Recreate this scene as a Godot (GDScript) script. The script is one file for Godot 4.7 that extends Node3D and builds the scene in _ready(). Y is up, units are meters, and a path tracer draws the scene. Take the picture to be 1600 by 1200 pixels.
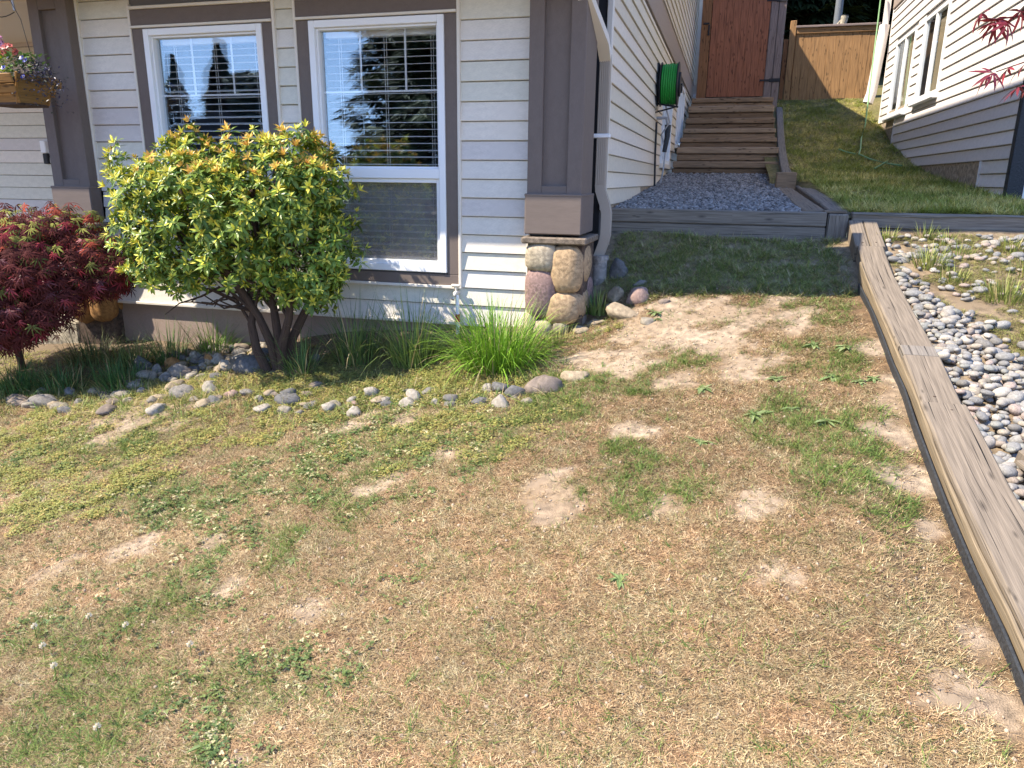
extends Node3D
# A sunlit front lawn beside a sided house; units are metres, the house front lies at z = -4.53.

const EYE := Vector3(0, 1.6, 0)
const FRONT := -4.545
const SIDE := -0.82
const NEXT := 2.2
const LAP := 0.114

var used := {}
var tex := {}
var M := {}
var rng := RandomNumberGenerator.new()
var lumps := FastNoiseLite.new()
var fine := FastNoiseLite.new()
var tps_w := PackedFloat64Array()
var tps_p := PackedVector3Array()
# lawn grid
const GX0 := -7.0
const GZ0 := -5.6
const GS := 0.045
const GNX := 175
const GNZ := 192
var gh := PackedFloat32Array()
var g_bare := PackedFloat32Array()
var g_green := PackedFloat32Array()
var g_moss := PackedFloat32Array()


# ---------------------------------------------------------------- mesh builder
class MB:
	var v := PackedVector3Array()
	var n := PackedVector3Array()
	var t := PackedVector2Array()
	var c := PackedColorArray()
	var col := Color.WHITE

	func tri(a: Vector3, b: Vector3, d: Vector3, na: Vector3, nb: Vector3, nd: Vector3, ua := Vector2(), ub := Vector2(), ud := Vector2()) -> void:
		var flip := (b - a).cross(d - a).dot(na + nb + nd) > 0.0
		v.append(a); n.append(na); t.append(ua)
		if flip:
			v.append(d); n.append(nd); t.append(ud)
			v.append(b); n.append(nb); t.append(ub)
		else:
			v.append(b); n.append(nb); t.append(ub)
			v.append(d); n.append(nd); t.append(ud)
		c.append(col); c.append(col); c.append(col)

	func quad(a: Vector3, b: Vector3, d: Vector3, e: Vector3, nn: Vector3, ua := Vector2(), ub := Vector2(), ud := Vector2(), ue := Vector2()) -> void:
		tri(a, b, d, nn, nn, nn, ua, ub, ud)
		tri(a, d, e, nn, nn, nn, ua, ud, ue)

	func quads(a: Vector3, b: Vector3, d: Vector3, e: Vector3, na: Vector3, nb: Vector3, nd: Vector3, ne: Vector3, ua := Vector2(), ub := Vector2(), ud := Vector2(), ue := Vector2()) -> void:
		tri(a, b, d, na, nb, nd, ua, ub, ud)
		tri(a, d, e, na, nd, ne, ua, ud, ue)

	func done() -> ArrayMesh:
		var arr := []
		arr.resize(Mesh.ARRAY_MAX)
		arr[Mesh.ARRAY_VERTEX] = v
		arr[Mesh.ARRAY_NORMAL] = n
		arr[Mesh.ARRAY_TEX_UV] = t
		arr[Mesh.ARRAY_COLOR] = c
		var m := ArrayMesh.new()
		m.add_surface_from_arrays(Mesh.PRIMITIVE_TRIANGLES, arr)
		return m


func box(m: MB, at: Vector3, s: Vector3, b := 0.003, turn := Basis(), uo := Vector2()) -> void:
	var h := s * 0.5
	b = minf(b, minf(h.x, minf(h.y, h.z)) * 0.6)
	var long := 0 if s.x >= s.y and s.x >= s.z else (1 if s.y >= s.z else 2)
	for k in 3:
		var i := (k + 1) % 3
		var j := (k + 2) % 3
		for sg in [-1.0, 1.0]:
			var nn := Vector3()
			nn[k] = sg
			var p: Array[Vector3] = []
			var uv: Array[Vector2] = []
			for q in [[-1, -1], [1, -1], [1, 1], [-1, 1]]:
				var w := Vector3()
				w[k] = sg * h[k]
				w[i] = q[0] * (h[i] - b)
				w[j] = q[1] * (h[j] - b)
				uv.append(_uv(w, k, long) + uo)
				p.append(at + turn * w)
			m.quad(p[0], p[1], p[2], p[3], turn * nn, uv[0], uv[1], uv[2], uv[3])
			# the bevel between this face and the next axis' faces
			for sj in [-1.0, 1.0]:
				var e := Vector3()
				e[k] = sg
				e[i] = sj
				var pe: Array[Vector3] = []
				var ue: Array[Vector2] = []
				for q in [[0, -1], [0, 1], [1, 1], [1, -1]]:
					var w := Vector3()
					w[k] = sg * (h[k] if q[0] == 0 else h[k] - b)
					w[i] = sj * (h[i] - b if q[0] == 0 else h[i])
					w[j] = q[1] * (h[j] - b)
					ue.append(_uv(w, k, long) + uo)
					pe.append(at + turn * w)
				m.quad(pe[0], pe[1], pe[2], pe[3], (turn * e).normalized(), ue[0], ue[1], ue[2], ue[3])
	for sx in [-1.0, 1.0]:
		for sy in [-1.0, 1.0]:
			for sz in [-1.0, 1.0]:
				var g := Vector3(sx, sy, sz)
				var a := at + turn * (g * Vector3(h.x, h.y - b, h.z - b))
				var d := at + turn * (g * Vector3(h.x - b, h.y, h.z - b))
				var e := at + turn * (g * Vector3(h.x - b, h.y - b, h.z))
				var nn := (turn * g).normalized()
				m.tri(a, d, e, nn, nn, nn, uo, uo, uo)


func _uv(w: Vector3, k: int, long: int) -> Vector2:
	if k == long:
		return Vector2(w[(k + 1) % 3] * 0.3, w[(k + 2) % 3])
	return Vector2(w[long], w[3 - k - long])


func box_mesh(s: Vector3, b := 0.003, uo := Vector2()) -> ArrayMesh:
	var m := MB.new()
	box(m, Vector3(), s, b, Basis(), uo)
	return m.done()


func span(m: MB, a: Vector3, b: Vector3, bev := 0.003, uo := Vector2()) -> void:
	box(m, (a + b) * 0.5, (b - a).abs(), bev, Basis(), uo)


func tube(m: MB, pts: Array, r0: float, r1: float, sides := 8, flat := false, squash := 1.0) -> void:
	var rings := []
	var up := Vector3.UP
	for k in pts.size():
		var dir: Vector3
		if k == 0:
			dir = pts[1] - pts[0]
		elif k == pts.size() - 1:
			dir = pts[k] - pts[k - 1]
		else:
			dir = (pts[k + 1] - pts[k]).normalized() + (pts[k] - pts[k - 1]).normalized()
		dir = dir.normalized()
		var ref := Vector3.FORWARD if absf(dir.dot(Vector3.FORWARD)) < 0.9 else Vector3.UP
		var a := dir.cross(ref).normalized()
		var b := a.cross(dir).normalized()
		var r := lerpf(r0, r1, float(k) / maxf(1.0, pts.size() - 1))
		var ring := []
		for s in sides:
			var an := TAU * (s + 0.5) / sides
			var o := a * cos(an) + b * sin(an) * squash
			ring.append([pts[k] + o * r, o.normalized(), Vector2(k * 0.1, float(s) / sides)])
		rings.append(ring)
	for k in rings.size() - 1:
		for s in sides:
			var p = rings[k][s]
			var q = rings[k][(s + 1) % sides]
			var u = rings[k + 1][(s + 1) % sides]
			var w = rings[k + 1][s]
			if flat:
				var nn: Vector3 = (p[1] + q[1]).normalized()
				m.quad(p[0], q[0], u[0], w[0], nn, p[2], q[2], u[2], w[2])
			else:
				m.quads(p[0], q[0], u[0], w[0], p[1], q[1], u[1], w[1], p[2], q[2], u[2], w[2])
	for e in [0, rings.size() - 1]:
		var dir: Vector3 = (pts[0] - pts[1]).normalized() if e == 0 else (pts[e] - pts[e - 1]).normalized()
		for s in sides:
			m.tri(pts[e], rings[e][s][0], rings[e][(s + 1) % sides][0], dir, dir, dir)


# a squared timber along a bent line of top-centre points that runs mostly along z
func beam(m: MB, pts: Array, w: float, h: float, b := 0.008, uo := Vector2()) -> void:
	var prof := [Vector2(-w / 2 + b, 0), Vector2(w / 2 - b, 0), Vector2(w / 2, -b), Vector2(w / 2, -h + b), Vector2(w / 2 - b, -h), Vector2(-w / 2 + b, -h), Vector2(-w / 2, -h + b), Vector2(-w / 2, -b)]
	var run := 0.0
	for k in pts.size() - 1:
		var a: Vector3 = pts[k]
		var d: Vector3 = pts[k + 1]
		var dir := (d - a).normalized()
		var right := Vector3(-dir.z, 0, dir.x).normalized()
		var up := right.cross(dir).normalized()
		if up.y < 0: up = -up
		var ln := a.distance_to(d)
		var cut := 0.0
		for s in 8:
			var p: Vector2 = prof[s]
			var q: Vector2 = prof[(s + 1) % 8]
			var nn := (right * (q.y - p.y) * -1.0 + up * (q.x - p.x)).normalized()
			var e := p.distance_to(q)
			m.quad(a + right * p.x + Vector3.UP * p.y, a + right * q.x + Vector3.UP * q.y, d + right * q.x + Vector3.UP * q.y, d + right * p.x + Vector3.UP * p.y, nn,
				Vector2(run, cut) + uo, Vector2(run, cut + e) + uo, Vector2(run + ln, cut + e) + uo, Vector2(run + ln, cut) + uo)
			cut += e
		run += ln
		for e in ([0] if k == 0 else []) + ([1] if k == pts.size() - 2 else []):
			var o: Vector3 = a if e == 0 else d
			var nn := -dir if e == 0 else dir
			for s in range(1, 7):
				m.tri(o + right * prof[0].x + Vector3.UP * prof[0].y, o + right * prof[s].x + Vector3.UP * prof[s].y, o + right * prof[s + 1].x + Vector3.UP * prof[s + 1].y, nn, nn, nn,
					uo, uo + Vector2(prof[s].x * 0.3, prof[s].y), uo + Vector2(prof[s + 1].x * 0.3, prof[s + 1].y))


func stone_mesh(sd: int, rough: float, rings := 9, segs := 14, power := 2.0) -> ArrayMesh:
	var nz := FastNoiseLite.new()
	nz.seed = sd
	nz.frequency = 0.9
	var v := PackedVector3Array()
	var idx := PackedInt32Array()
	for i in rings + 1:
		for j in segs + 1:
			var th := PI * i / rings
			var ph := TAU * (j % segs) / segs
			var d := Vector3(sin(th) * cos(ph), cos(th), sin(th) * sin(ph))
			var q := pow(pow(absf(d.x), power) + pow(absf(d.y), power) + pow(absf(d.z), power), -1.0 / power)
			v.append(d * 0.5 * q * (1.0 + rough * nz.get_noise_3dv(d * 1.1) + rough * 0.4 * nz.get_noise_3dv(d * 3.1)))
	for i in rings:
		for j in segs:
			var a := i * (segs + 1) + j
			var b := a + segs + 1
			idx.append_array(PackedInt32Array([a, a + 1, b, a + 1, b + 1, b]))
	return indexed(v, idx)


# vertices + triangles with smooth outward normals; turns triangles clockwise where they need it
func indexed(v: PackedVector3Array, idx: PackedInt32Array, cols := PackedColorArray(), uvs := PackedVector2Array(), up := false) -> ArrayMesh:
	var n := PackedVector3Array()
	n.resize(v.size())
	var key := {}
	var same := PackedInt32Array()
	same.resize(v.size())
	for i in v.size():
		if up:
			same[i] = i
			continue
		var k := v[i].snapped(Vector3.ONE * 0.00002)
		if key.has(k): same[i] = key[k]
		else:
			key[k] = i
			same[i] = i
	for k in range(0, idx.size(), 3):
		var a := v[idx[k]]
		var b := v[idx[k + 1]]
		var d := v[idx[k + 2]]
		var f := (b - a).cross(d - a)
		var out := f.y if up else f.dot(a + b + d)
		if out > 0:
			var s := idx[k + 1]
			idx[k + 1] = idx[k + 2]
			idx[k + 2] = s
		else:
			f = -f
		for e in 3:
			n[same[idx[k + e]]] += f
	for i in v.size():
		n[i] = n[same[i]].normalized()
	var arr := []
	arr.resize(Mesh.ARRAY_MAX)
	arr[Mesh.ARRAY_VERTEX] = v
	arr[Mesh.ARRAY_NORMAL] = n
	arr[Mesh.ARRAY_INDEX] = idx
	if cols.size(): arr[Mesh.ARRAY_COLOR] = cols
	if uvs.size(): arr[Mesh.ARRAY_TEX_UV] = uvs
	var m := ArrayMesh.new()
	m.add_surface_from_arrays(Mesh.PRIMITIVE_TRIANGLES, arr)
	return m


# ---------------------------------------------------------------- naming
func name_in(parent: Node, called: String) -> String:
	var k := str(parent.get_instance_id()) + called
	var c: int = used.get(k, 0)
	used[k] = c + 1
	return called if c == 0 else "%s_%03d" % [called, c]


func obj(called: String, mesh: Mesh, m: Material, parent: Node = self, xf := Transform3D()) -> MeshInstance3D:
	var o := MeshInstance3D.new()
	o.name = name_in(parent, called)
	o.mesh = mesh
	o.material_override = m
	o.transform = xf
	parent.add_child(o, true)
	return o


func thing(called: String, label: String, category: String, at := Vector3(), group := "") -> Node3D:
	var o := Node3D.new()
	o.name = name_in(self, called)
	o.position = at
	add_child(o, true)
	tag(o, label, category, group)
	return o


func node(called: String, parent: Node, at := Vector3()) -> Node3D:
	var o := Node3D.new()
	o.name = name_in(parent, called)
	o.position = at
	parent.add_child(o, true)
	return o


func tag(o: Node, label: String, category: String, group := "", kind := "") -> void:
	o.set_meta("label", label)
	o.set_meta("category", category)
	if group: o.set_meta("group", group)
	if kind: o.set_meta("kind", kind)


func scatter(called: String, mesh: Mesh, m: Material, xfs: Array, cols: Array, parent: Node = self) -> MultiMeshInstance3D:
	var mm := MultiMesh.new()
	mm.transform_format = MultiMesh.TRANSFORM_3D
	mm.use_colors = true
	mm.mesh = mesh
	mm.instance_count = xfs.size()
	for i in xfs.size():
		mm.set_instance_transform(i, xfs[i])
		mm.set_instance_color(i, cols[i])
	var o := MultiMeshInstance3D.new()
	o.name = name_in(parent, called)
	o.multimesh = mm
	o.material_override = m
	parent.add_child(o, true)
	o.set_meta("kind", "stuff")
	return o


func R(a: float, b: float) -> float:
	return rng.randf_range(a, b)


# ---------------------------------------------------------------- textures and materials
func noise(sd: int, f: float, oct := 1) -> FastNoiseLite:
	var z := FastNoiseLite.new()
	z.seed = sd
	z.frequency = f
	z.noise_type = FastNoiseLite.TYPE_SIMPLEX_SMOOTH
	if oct > 1:
		z.fractal_type = FastNoiseLite.FRACTAL_FBM
		z.fractal_octaves = oct
	else:
		z.fractal_type = FastNoiseLite.FRACTAL_NONE
	return z


func gray_image(w: int, h: int, f: PackedFloat32Array) -> Image:
	var d := PackedByteArray()
	d.resize(w * h * 3)
	for i in w * h:
		var q := int(clampf(f[i], 0, 1) * 255.0)
		d[i * 3] = q
		d[i * 3 + 1] = q
		d[i * 3 + 2] = q
	return Image.create_from_data(w, h, false, Image.FORMAT_RGB8, d)


func make_textures() -> void:
	# wood grain: 2 m along u, 0.5 m across v
	for kind in 2:
		var w := 1024
		var h := 256
		var a := noise(11 + kind, 0.02, 2)
		var b := noise(21 + kind, 0.16, 2)
		var c := noise(31 + kind, 0.05)
		var f := PackedFloat32Array()
		f.resize(w * h)
		var knots := []
		for k in (10 if kind == 0 else 26):
			knots.append(Vector3(R(60, w - 60), R(10, h - 10), R(4, 9)))
		for y in h:
			for x in w:
				var e := minf(1.0, minf(x, w - x) / 60.0)
				var bend := 2.0 * c.get_noise_2d(x * 0.08, y * 0.3)
				var yy := y + bend
				var g := 0.84 + 0.10 * a.get_noise_2d(x * 0.25, yy * 3.0) + 0.15 * e * b.get_noise_2d(x * 0.05, yy * 2.6)
				var cr := a.get_noise_2d(x * 0.12 + 900, yy * 6.0)
				if cr > 0.46: g -= (cr - 0.46) * 2.0 * e
				f[y * w + x] = g
		for k in knots:
			for dy in range(-14, 15):
				for dx in range(-24, 25):
					var x := int(k.x) + dx
					var y := (int(k.y) + dy + h) % h
					var q: float = sqrt(dx * dx * 0.3 + dy * dy) / k.z
					if q < 1.5 and x >= 0 and x < w:
						f[y * w + x] *= lerpf(0.5 if kind == 1 else 0.66, 1.0, clampf(q / 1.4, 0, 1))
		var im := gray_image(w, h, f)
		tex["wood%d" % kind] = ImageTexture.create_from_image(im)
	# speckled mineral
	for kind in 3:
		var s := 384
		var a := noise(41 + kind, [0.35, 0.16, 0.05][kind], 3)
		var b := noise(51 + kind, [0.03, 0.02, 0.012][kind], 3)
		var f := PackedFloat32Array()
		f.resize(s * s)
		for y in s:
			for x in s:
				var e := minf(1.0, minf(minf(x, s - x), minf(y, s - y)) / 30.0)
				f[y * s + x] = 0.8 + [0.34, 0.3, 0.25][kind] * e * a.get_noise_2d(x, y) + 0.25 * e * b.get_noise_2d(x, y)
		tex["speck%d" % kind] = ImageTexture.create_from_image(gray_image(s, s, f))
	# embossed vinyl grain with faint dirt
	var w2 := 512
	var h2 := 128
	var va := noise(61, 0.5, 2)
	var vb := noise(62, 0.02, 3)
	var fv := PackedFloat32Array()
	fv.resize(w2 * h2)
	for y in h2:
		for x in w2:
			var e := minf(1.0, minf(x, w2 - x) / 40.0)
			fv[y * w2 + x] = 0.95 + 0.04 * e * va.get_noise_2d(x * 0.15, y) + 0.035 * e * vb.get_noise_2d(x, y * 2.0)
	tex["vinyl"] = ImageTexture.create_from_image(gray_image(w2, h2, fv))


func mat(c: Color, rough := 0.8, t := "", scale := Vector3.ONE, bump := 0.0, tri := false) -> StandardMaterial3D:
	var m := StandardMaterial3D.new()
	m.albedo_color = c.linear_to_srgb()
	m.roughness = rough
	m.metallic_specular = 0.4
	if t:
		m.albedo_texture = tex[t]
		m.uv1_scale = scale
		if tri:
			m.uv1_triplanar = true
			m.uv1_world_triplanar = true
		if bump:
			m.heightmap_enabled = true
			m.heightmap_texture = tex[t]
			m.heightmap_scale = bump
	return m


func leaf_mat(rough := 0.5, back := 0.5) -> StandardMaterial3D:
	var m := StandardMaterial3D.new()
	m.vertex_color_use_as_albedo = true
	m.roughness = rough
	m.metallic_specular = 0.4
	m.cull_mode = BaseMaterial3D.CULL_DISABLED
	if back > 0:
		m.backlight_enabled = true
		m.backlight = Color(back, back, back)
	return m


func make_materials() -> void:
	var ws := Vector3(0.5, 3.6, 1)
	M.siding = mat(Color(0.78, 0.725, 0.645), 0.55, "vinyl", Vector3(1, 4, 1), 0.06)
	M.siding_next = mat(Color(0.80, 0.745, 0.70), 0.55, "vinyl", Vector3(1, 4, 1), 0.06)
	M.siding_side_bounce = mat(Color(0.82, 0.715, 0.585), 0.55, "vinyl", Vector3(1, 4, 1), 0.06)  # warmer albedo stands in for sunlight bounced off the neighbouring wall
	M.tones = {}
	for k in ["siding", "siding_side_bounce", "siding_next"]:
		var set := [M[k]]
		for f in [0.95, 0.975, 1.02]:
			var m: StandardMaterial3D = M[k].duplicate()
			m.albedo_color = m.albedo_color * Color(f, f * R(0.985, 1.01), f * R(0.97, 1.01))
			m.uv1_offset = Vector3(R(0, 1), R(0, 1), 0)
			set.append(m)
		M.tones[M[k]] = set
	M.cream = mat(Color(0.72, 0.66, 0.57), 0.5)
	M.trim = mat(Color(0.178, 0.140, 0.120), 0.7, "vinyl", Vector3(1, 4, 1), 0.05)
	M.band = mat(Color(0.36, 0.29, 0.24), 0.7, "vinyl", Vector3(1, 4, 1), 0.05)
	M.foundation = mat(Color(0.36, 0.275, 0.225), 0.85, "vinyl", Vector3(1, 1, 1), 0.05)
	M.concrete = mat(Color(0.54, 0.43, 0.31), 0.9, "speck1", Vector3(2, 2, 2), 0.3, true)
	M.porch = mat(Color(0.56, 0.49, 0.37), 0.9, "speck2", Vector3(1.3, 1.3, 1.3), 0.1, true)
	M.white = mat(Color(0.84, 0.84, 0.84), 0.35)
	M.inside = mat(Color(0.16, 0.15, 0.14), 0.9)
	M.blind = mat(Color(0.86, 0.85, 0.82), 0.5)
	M.screen = mat(Color(0.52, 0.48, 0.46), 0.9)
	M.screen.albedo_color.a = 0.36
	M.screen.transparency = BaseMaterial3D.TRANSPARENCY_ALPHA
	M.curtain = mat(Color(0.30, 0.25, 0.16), 0.9)
	M.black = mat(Color(0.02, 0.02, 0.022), 0.6)
	M.plastic = mat(Color(0.05, 0.055, 0.062), 0.6, "speck0", Vector3(5, 5, 5), 0.1, true)
	M.timber = mat(Color(0.285, 0.228, 0.168), 0.85, "wood0", ws, 0.25)
	M.timber_grey = mat(Color(0.29, 0.25, 0.205), 0.85, "wood0", ws, 0.3)
	M.timber_fresh = mat(Color(0.32, 0.245, 0.155), 0.85, "wood0", ws, 0.25)
	M.stair = mat(Color(0.37, 0.25, 0.155), 0.85, "wood1", ws, 0.25)
	M.stair_light = mat(Color(0.47, 0.335, 0.22), 0.85, "wood1", ws, 0.25)
	M.stair_dark = mat(Color(0.27, 0.175, 0.105), 0.85, "wood1", ws, 0.25)
	M.gate_red = mat(Color(0.44, 0.165, 0.085), 0.75, "wood1", ws, 0.2)
	M.gate_brown = mat(Color(0.36, 0.165, 0.07), 0.75, "wood1", ws, 0.2)
	M.fence = mat(Color(0.49, 0.27, 0.115), 0.8, "wood1", ws, 0.2)
	M.post_grey = mat(Color(0.34, 0.26, 0.23), 0.85, "wood0", ws, 0.3)
	M.crate = mat(Color(0.42, 0.21, 0.055), 0.7, "wood1", ws, 0.2)
	M.mortar = mat(Color(0.15, 0.105, 0.08), 0.95, "speck1", Vector3(3, 3, 3), 0.5, true)
	M.cap = mat(Color(0.30, 0.235, 0.175), 0.9, "speck1", Vector3(3, 3, 3), 0.3, true)
	M.spout = mat(Color(0.38, 0.325, 0.265), 0.55)  # darker than the elbow to stand in for shade on the upright pipe
	M.pvc = mat(Color(0.40, 0.365, 0.335), 0.55, "speck2", Vector3(2, 2, 2), 0.0, true)
	M.hose = mat(Color(0.025, 0.26, 0.035), 0.45)
	M.hose_pale = mat(Color(0.20, 0.36, 0.17), 0.5)
	M.steel = mat(Color(0.4, 0.4, 0.42), 0.4)
	M.steel.metallic = 0.6
	M.red = mat(Color(0.4, 0.03, 0.02), 0.5)
	M.bark = mat(Color(0.11, 0.07, 0.05), 0.9, "wood0", Vector3(3, 2, 1), 0.6)
	M.bark_pale = mat(Color(0.25, 0.27, 0.29), 0.9, "wood0", Vector3(3, 2, 1), 0.6)
	M.roof = mat(Color(0.06, 0.058, 0.056), 0.95, "speck0", Vector3(1, 1, 1), 0.3, true)
	M.soil = mat(Color(1, 1, 1), 0.95, "speck0", Vector3(1.6, 1.6, 1.6), 0.7, true)
	M.soil.vertex_color_use_as_albedo = true
	M.gravel = mat(Color(0.24, 0.235, 0.23), 0.9, "speck1", Vector3(4, 4, 4), 1.5, true)
	M.leaf = leaf_mat(0.38, 0.55)
	M.blade = leaf_mat(0.6, 0.5)
	M.red_leaf = leaf_mat(0.75, 0.5)
	M.red_leaf.metallic_specular = 0.2
	M.dry = leaf_mat(0.8, 0.25)
	M.tinted = mat(Color(1, 1, 1), 0.8, "speck0", Vector3(7, 7, 7), 0.15, true)
	M.tinted.vertex_color_use_as_albedo = true
	var tones := {"g": Color(0.28, 0.255, 0.225), "w": Color(0.47, 0.415, 0.34), "l": Color(0.36, 0.31, 0.24), "s": Color(0.185, 0.178, 0.172), "d": Color(0.10, 0.095, 0.09), "b": Color(0.30, 0.235, 0.185),
		"t": Color(0.46, 0.36, 0.24), "o": Color(0.48, 0.25, 0.09), "p": Color(0.46, 0.31, 0.25), "m": Color(0.27, 0.28, 0.17), "k": Color(0.40, 0.26, 0.225), "c": Color(0.62, 0.51, 0.36), "n": Color(0.58, 0.40, 0.23)}
	for k in tones:
		M["stone_" + k] = mat(tones[k], 0.85, "speck%d" % (0 if k in "gwskp" else 1), Vector3(4, 4, 4), 0.16, true)
	# window glass with a thin reflecting coat
	var im := Image.create(4, 4, false, Image.FORMAT_RGB8)
	im.fill(Color(1, 1, 1))
	var gl := StandardMaterial3D.new()
	gl.albedo_color = Color(0.84, 0.93, 1.0, 0.165)
	gl.albedo_texture = ImageTexture.create_from_image(im)
	gl.metallic = 1.0
	gl.roughness = 0.0
	gl.transparency = BaseMaterial3D.TRANSPARENCY_ALPHA
	var wv := noise(71, 0.012, 2)
	var fw := PackedFloat32Array()
	fw.resize(256 * 256)
	for y in 256:
		for x in 256:
			fw[y * 256 + x] = 0.5 + 0.5 * wv.get_noise_2d(x, y)
	gl.heightmap_enabled = true
	gl.heightmap_texture = ImageTexture.create_from_image(gray_image(256, 256, fw))
	gl.heightmap_scale = 0.045
	M.glass = gl


# ---------------------------------------------------------------- ground heights
func nums(s: String) -> PackedFloat64Array:
	return s.split_floats(",")


func solve_heights() -> void:
	var a := []
	for r in "-4.1,-3.5,.16 -2.26,-3.5,.33 -.81,-3.5,.56 -.56,-4.7,.90 .69,-4.75,.975 -.14,-5.55,1.22 -.8,-5.5,1.2 .78,-5.5,1.22 -1.15,-4.4,.655 -.75,-4.55,.75 -1.7,-4.45,.60 -3.2,-4.45,.40 -4.4,-4.4,.33 -6,-4.4,.2 -2.66,-3.95,.43 .78,-4.46,.95 .78,-3.88,.83 .78,-3.43,.727 .78,-2.93,.665 .78,-2.55,.617 .78,-2.25,.564 .78,-2,.507 .78,-1.78,.447 .8,-1,.27 -1,-1.2,.13 -3,-2,.06 -5,-3,.0 -5,-1,-.35 0,1,-.2 .8,2,-.35 -3,3,-.9 -6,3,-1.2".split(" "):
		var q := nums(r)
		tps_p.append(Vector3(q[0], q[1], q[2]))
	var n := tps_p.size()
	var N := n + 3
	for i in N:
		var row := PackedFloat64Array()
		row.resize(N + 1)
		if i < n:
			for j in n:
				row[j] = _u(tps_p[i].x - tps_p[j].x, tps_p[i].y - tps_p[j].y)
			row[i] += 0.02
			row[n] = 1
			row[n + 1] = tps_p[i].x
			row[n + 2] = tps_p[i].y
			row[N] = tps_p[i].z
		else:
			for j in n:
				row[j] = 1.0 if i == n else (tps_p[j].x if i == n + 1 else tps_p[j].y)
		a.append(row)
	for k in N:
		var best := k
		for i in range(k + 1, N):
			if absf(a[i][k]) > absf(a[best][k]): best = i
		var s = a[k]
		a[k] = a[best]
		a[best] = s
		for i in range(k + 1, N):
			var f: float = a[i][k] / a[k][k]
			if f != 0.0:
				var ri: PackedFloat64Array = a[i]
				var rk: PackedFloat64Array = a[k]
				for j in range(k, N + 1):
					ri[j] -= f * rk[j]
				a[i] = ri
	tps_w.resize(N)
	for k in range(N - 1, -1, -1):
		var s: float = a[k][N]
		for j in range(k + 1, N):
			s -= a[k][j] * tps_w[j]
		tps_w[k] = s / a[k][k]


func _u(dx: float, dz: float) -> float:
	var r2 := dx * dx + dz * dz
	return r2 * log(r2) if r2 > 1e-12 else 0.0


func tps(x: float, z: float) -> float:
	x = clampf(x, -7.0, 0.8)
	z = clampf(z, -5.55, 3.0)
	var n := tps_p.size()
	var s := tps_w[n] + tps_w[n + 1] * x + tps_w[n + 2] * z
	for i in n:
		var dx := tps_p[i].x - x
		var dz := tps_p[i].y - z
		var r2 := dx * dx + dz * dz
		if r2 > 1e-12: s += tps_w[i] * r2 * log(r2)
	return s


func lawn(x: float, z: float) -> float:
	var fx := clampf((x - GX0) / GS, 0, GNX - 1.001)
	var fz := clampf((z - GZ0) / GS, 0, GNZ - 1.001)
	var i := int(fx)
	var j := int(fz)
	fx -= i
	fz -= j
	var k := j * GNX + i
	return lerpf(lerpf(gh[k], gh[k + 1], fx), lerpf(gh[k + GNX], gh[k + GNX + 1], fx), fz)


func field(f: PackedFloat32Array, x: float, z: float) -> float:
	var i := clampi(int((x - GX0) / GS + 0.5), 0, GNX - 1)
	var j := clampi(int((z - GZ0) / GS + 0.5), 0, GNZ - 1)
	return f[j * GNX + i]


# top of the long timber beside the lawn
func timber_top(z: float) -> float:
	var zs := [-5.7, -5.17, -4.2, -3.15, -2.59, -2.28, -1.92, -1.0, 1.0, 4.0]
	var ys := [1.37, 1.215, 0.985, 0.762, 0.632, 0.572, 0.525, 0.33, -0.08, -0.5]
	if z <= zs[0]: return ys[0]
	for k in 9:
		if z <= zs[k + 1]:
			return lerpf(ys[k], ys[k + 1], (z - zs[k]) / (zs[k + 1] - zs[k]))
	return ys[9]


func bed(x: float, z: float) -> float:
	return timber_top(z) - 0.055 + 0.03 * minf(x - 0.99, 4.0) + 0.012 * lumps.get_noise_2d(x * 3.0, z * 3.0)


func gravel_y(z: float) -> float:
	return lerpf(1.385, 1.525, clampf((-5.6 - z) / 3.0, 0, 1)) + maxf(0, -8.6 - z) * 0.085


func bank(x: float, z: float) -> float:
	var zs := [-30.0, -22.0, -15.5, -13.3, -12.0, -10.3, -9.0, -7.0, -5.6]
	var ys := [5.2, 4.4, 3.08, 2.5, 2.12, 1.78, 1.64, 1.49, 1.39]
	if z <= zs[0]: return ys[0]
	for k in 8:
		if z <= zs[k + 1]:
			return lerpf(ys[k], ys[k + 1], (z - zs[k]) / (zs[k + 1] - zs[k])) + 0.02 * lumps.get_noise_2d(x * 2.0, z * 2.0)
	return ys[8]


const BARE := "-0.2,-4.1,0.5 0.15,-3.75,0.3 -0.45,-3.85,0.3 0.25,-4.35,0.35 0.72,-3.3,0.18 0.70,-2.75,0.16 -0.45,-2.45,0.2 -0.38,-4.23,0.41 -0.07,-4.32,0.41 -0.15,-3.53,0.19 0.82,-3.50,0.17 0.69,-3.05,0.15 0.69,-2.47,0.08 0.75,-1.95,0.13 0.24,-2.15,0.12 -0.60,-2.60,0.18 -0.14,-2.47,0.11 -0.63,-3.96,0.28 -1.77,-3.32,0.20 -1.49,-3.36,0.20 0.04,-4.14,0.28 0.20,-3.95,0.20 0.68,-1.75,0.12 -2.20,-2.18,0.16 -1.31,-2.66,0.14 -1.12,-2.92,0.12 -0.28,-3.06,0.14 0.32,-4.57,0.15 -0.30,-4.51,0.23 -3.20,-3.41,0.55 -1.85,-2.21,0.10 -1.60,-1.95,0.11 0.77,-3.89,0.13 -1.22,-1.88,0.11 0.18,-2.47,0.13 -1.10,-1.32,0.07 -2.39,-1.99,0.15 0.74,-1.69,0.09"
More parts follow.
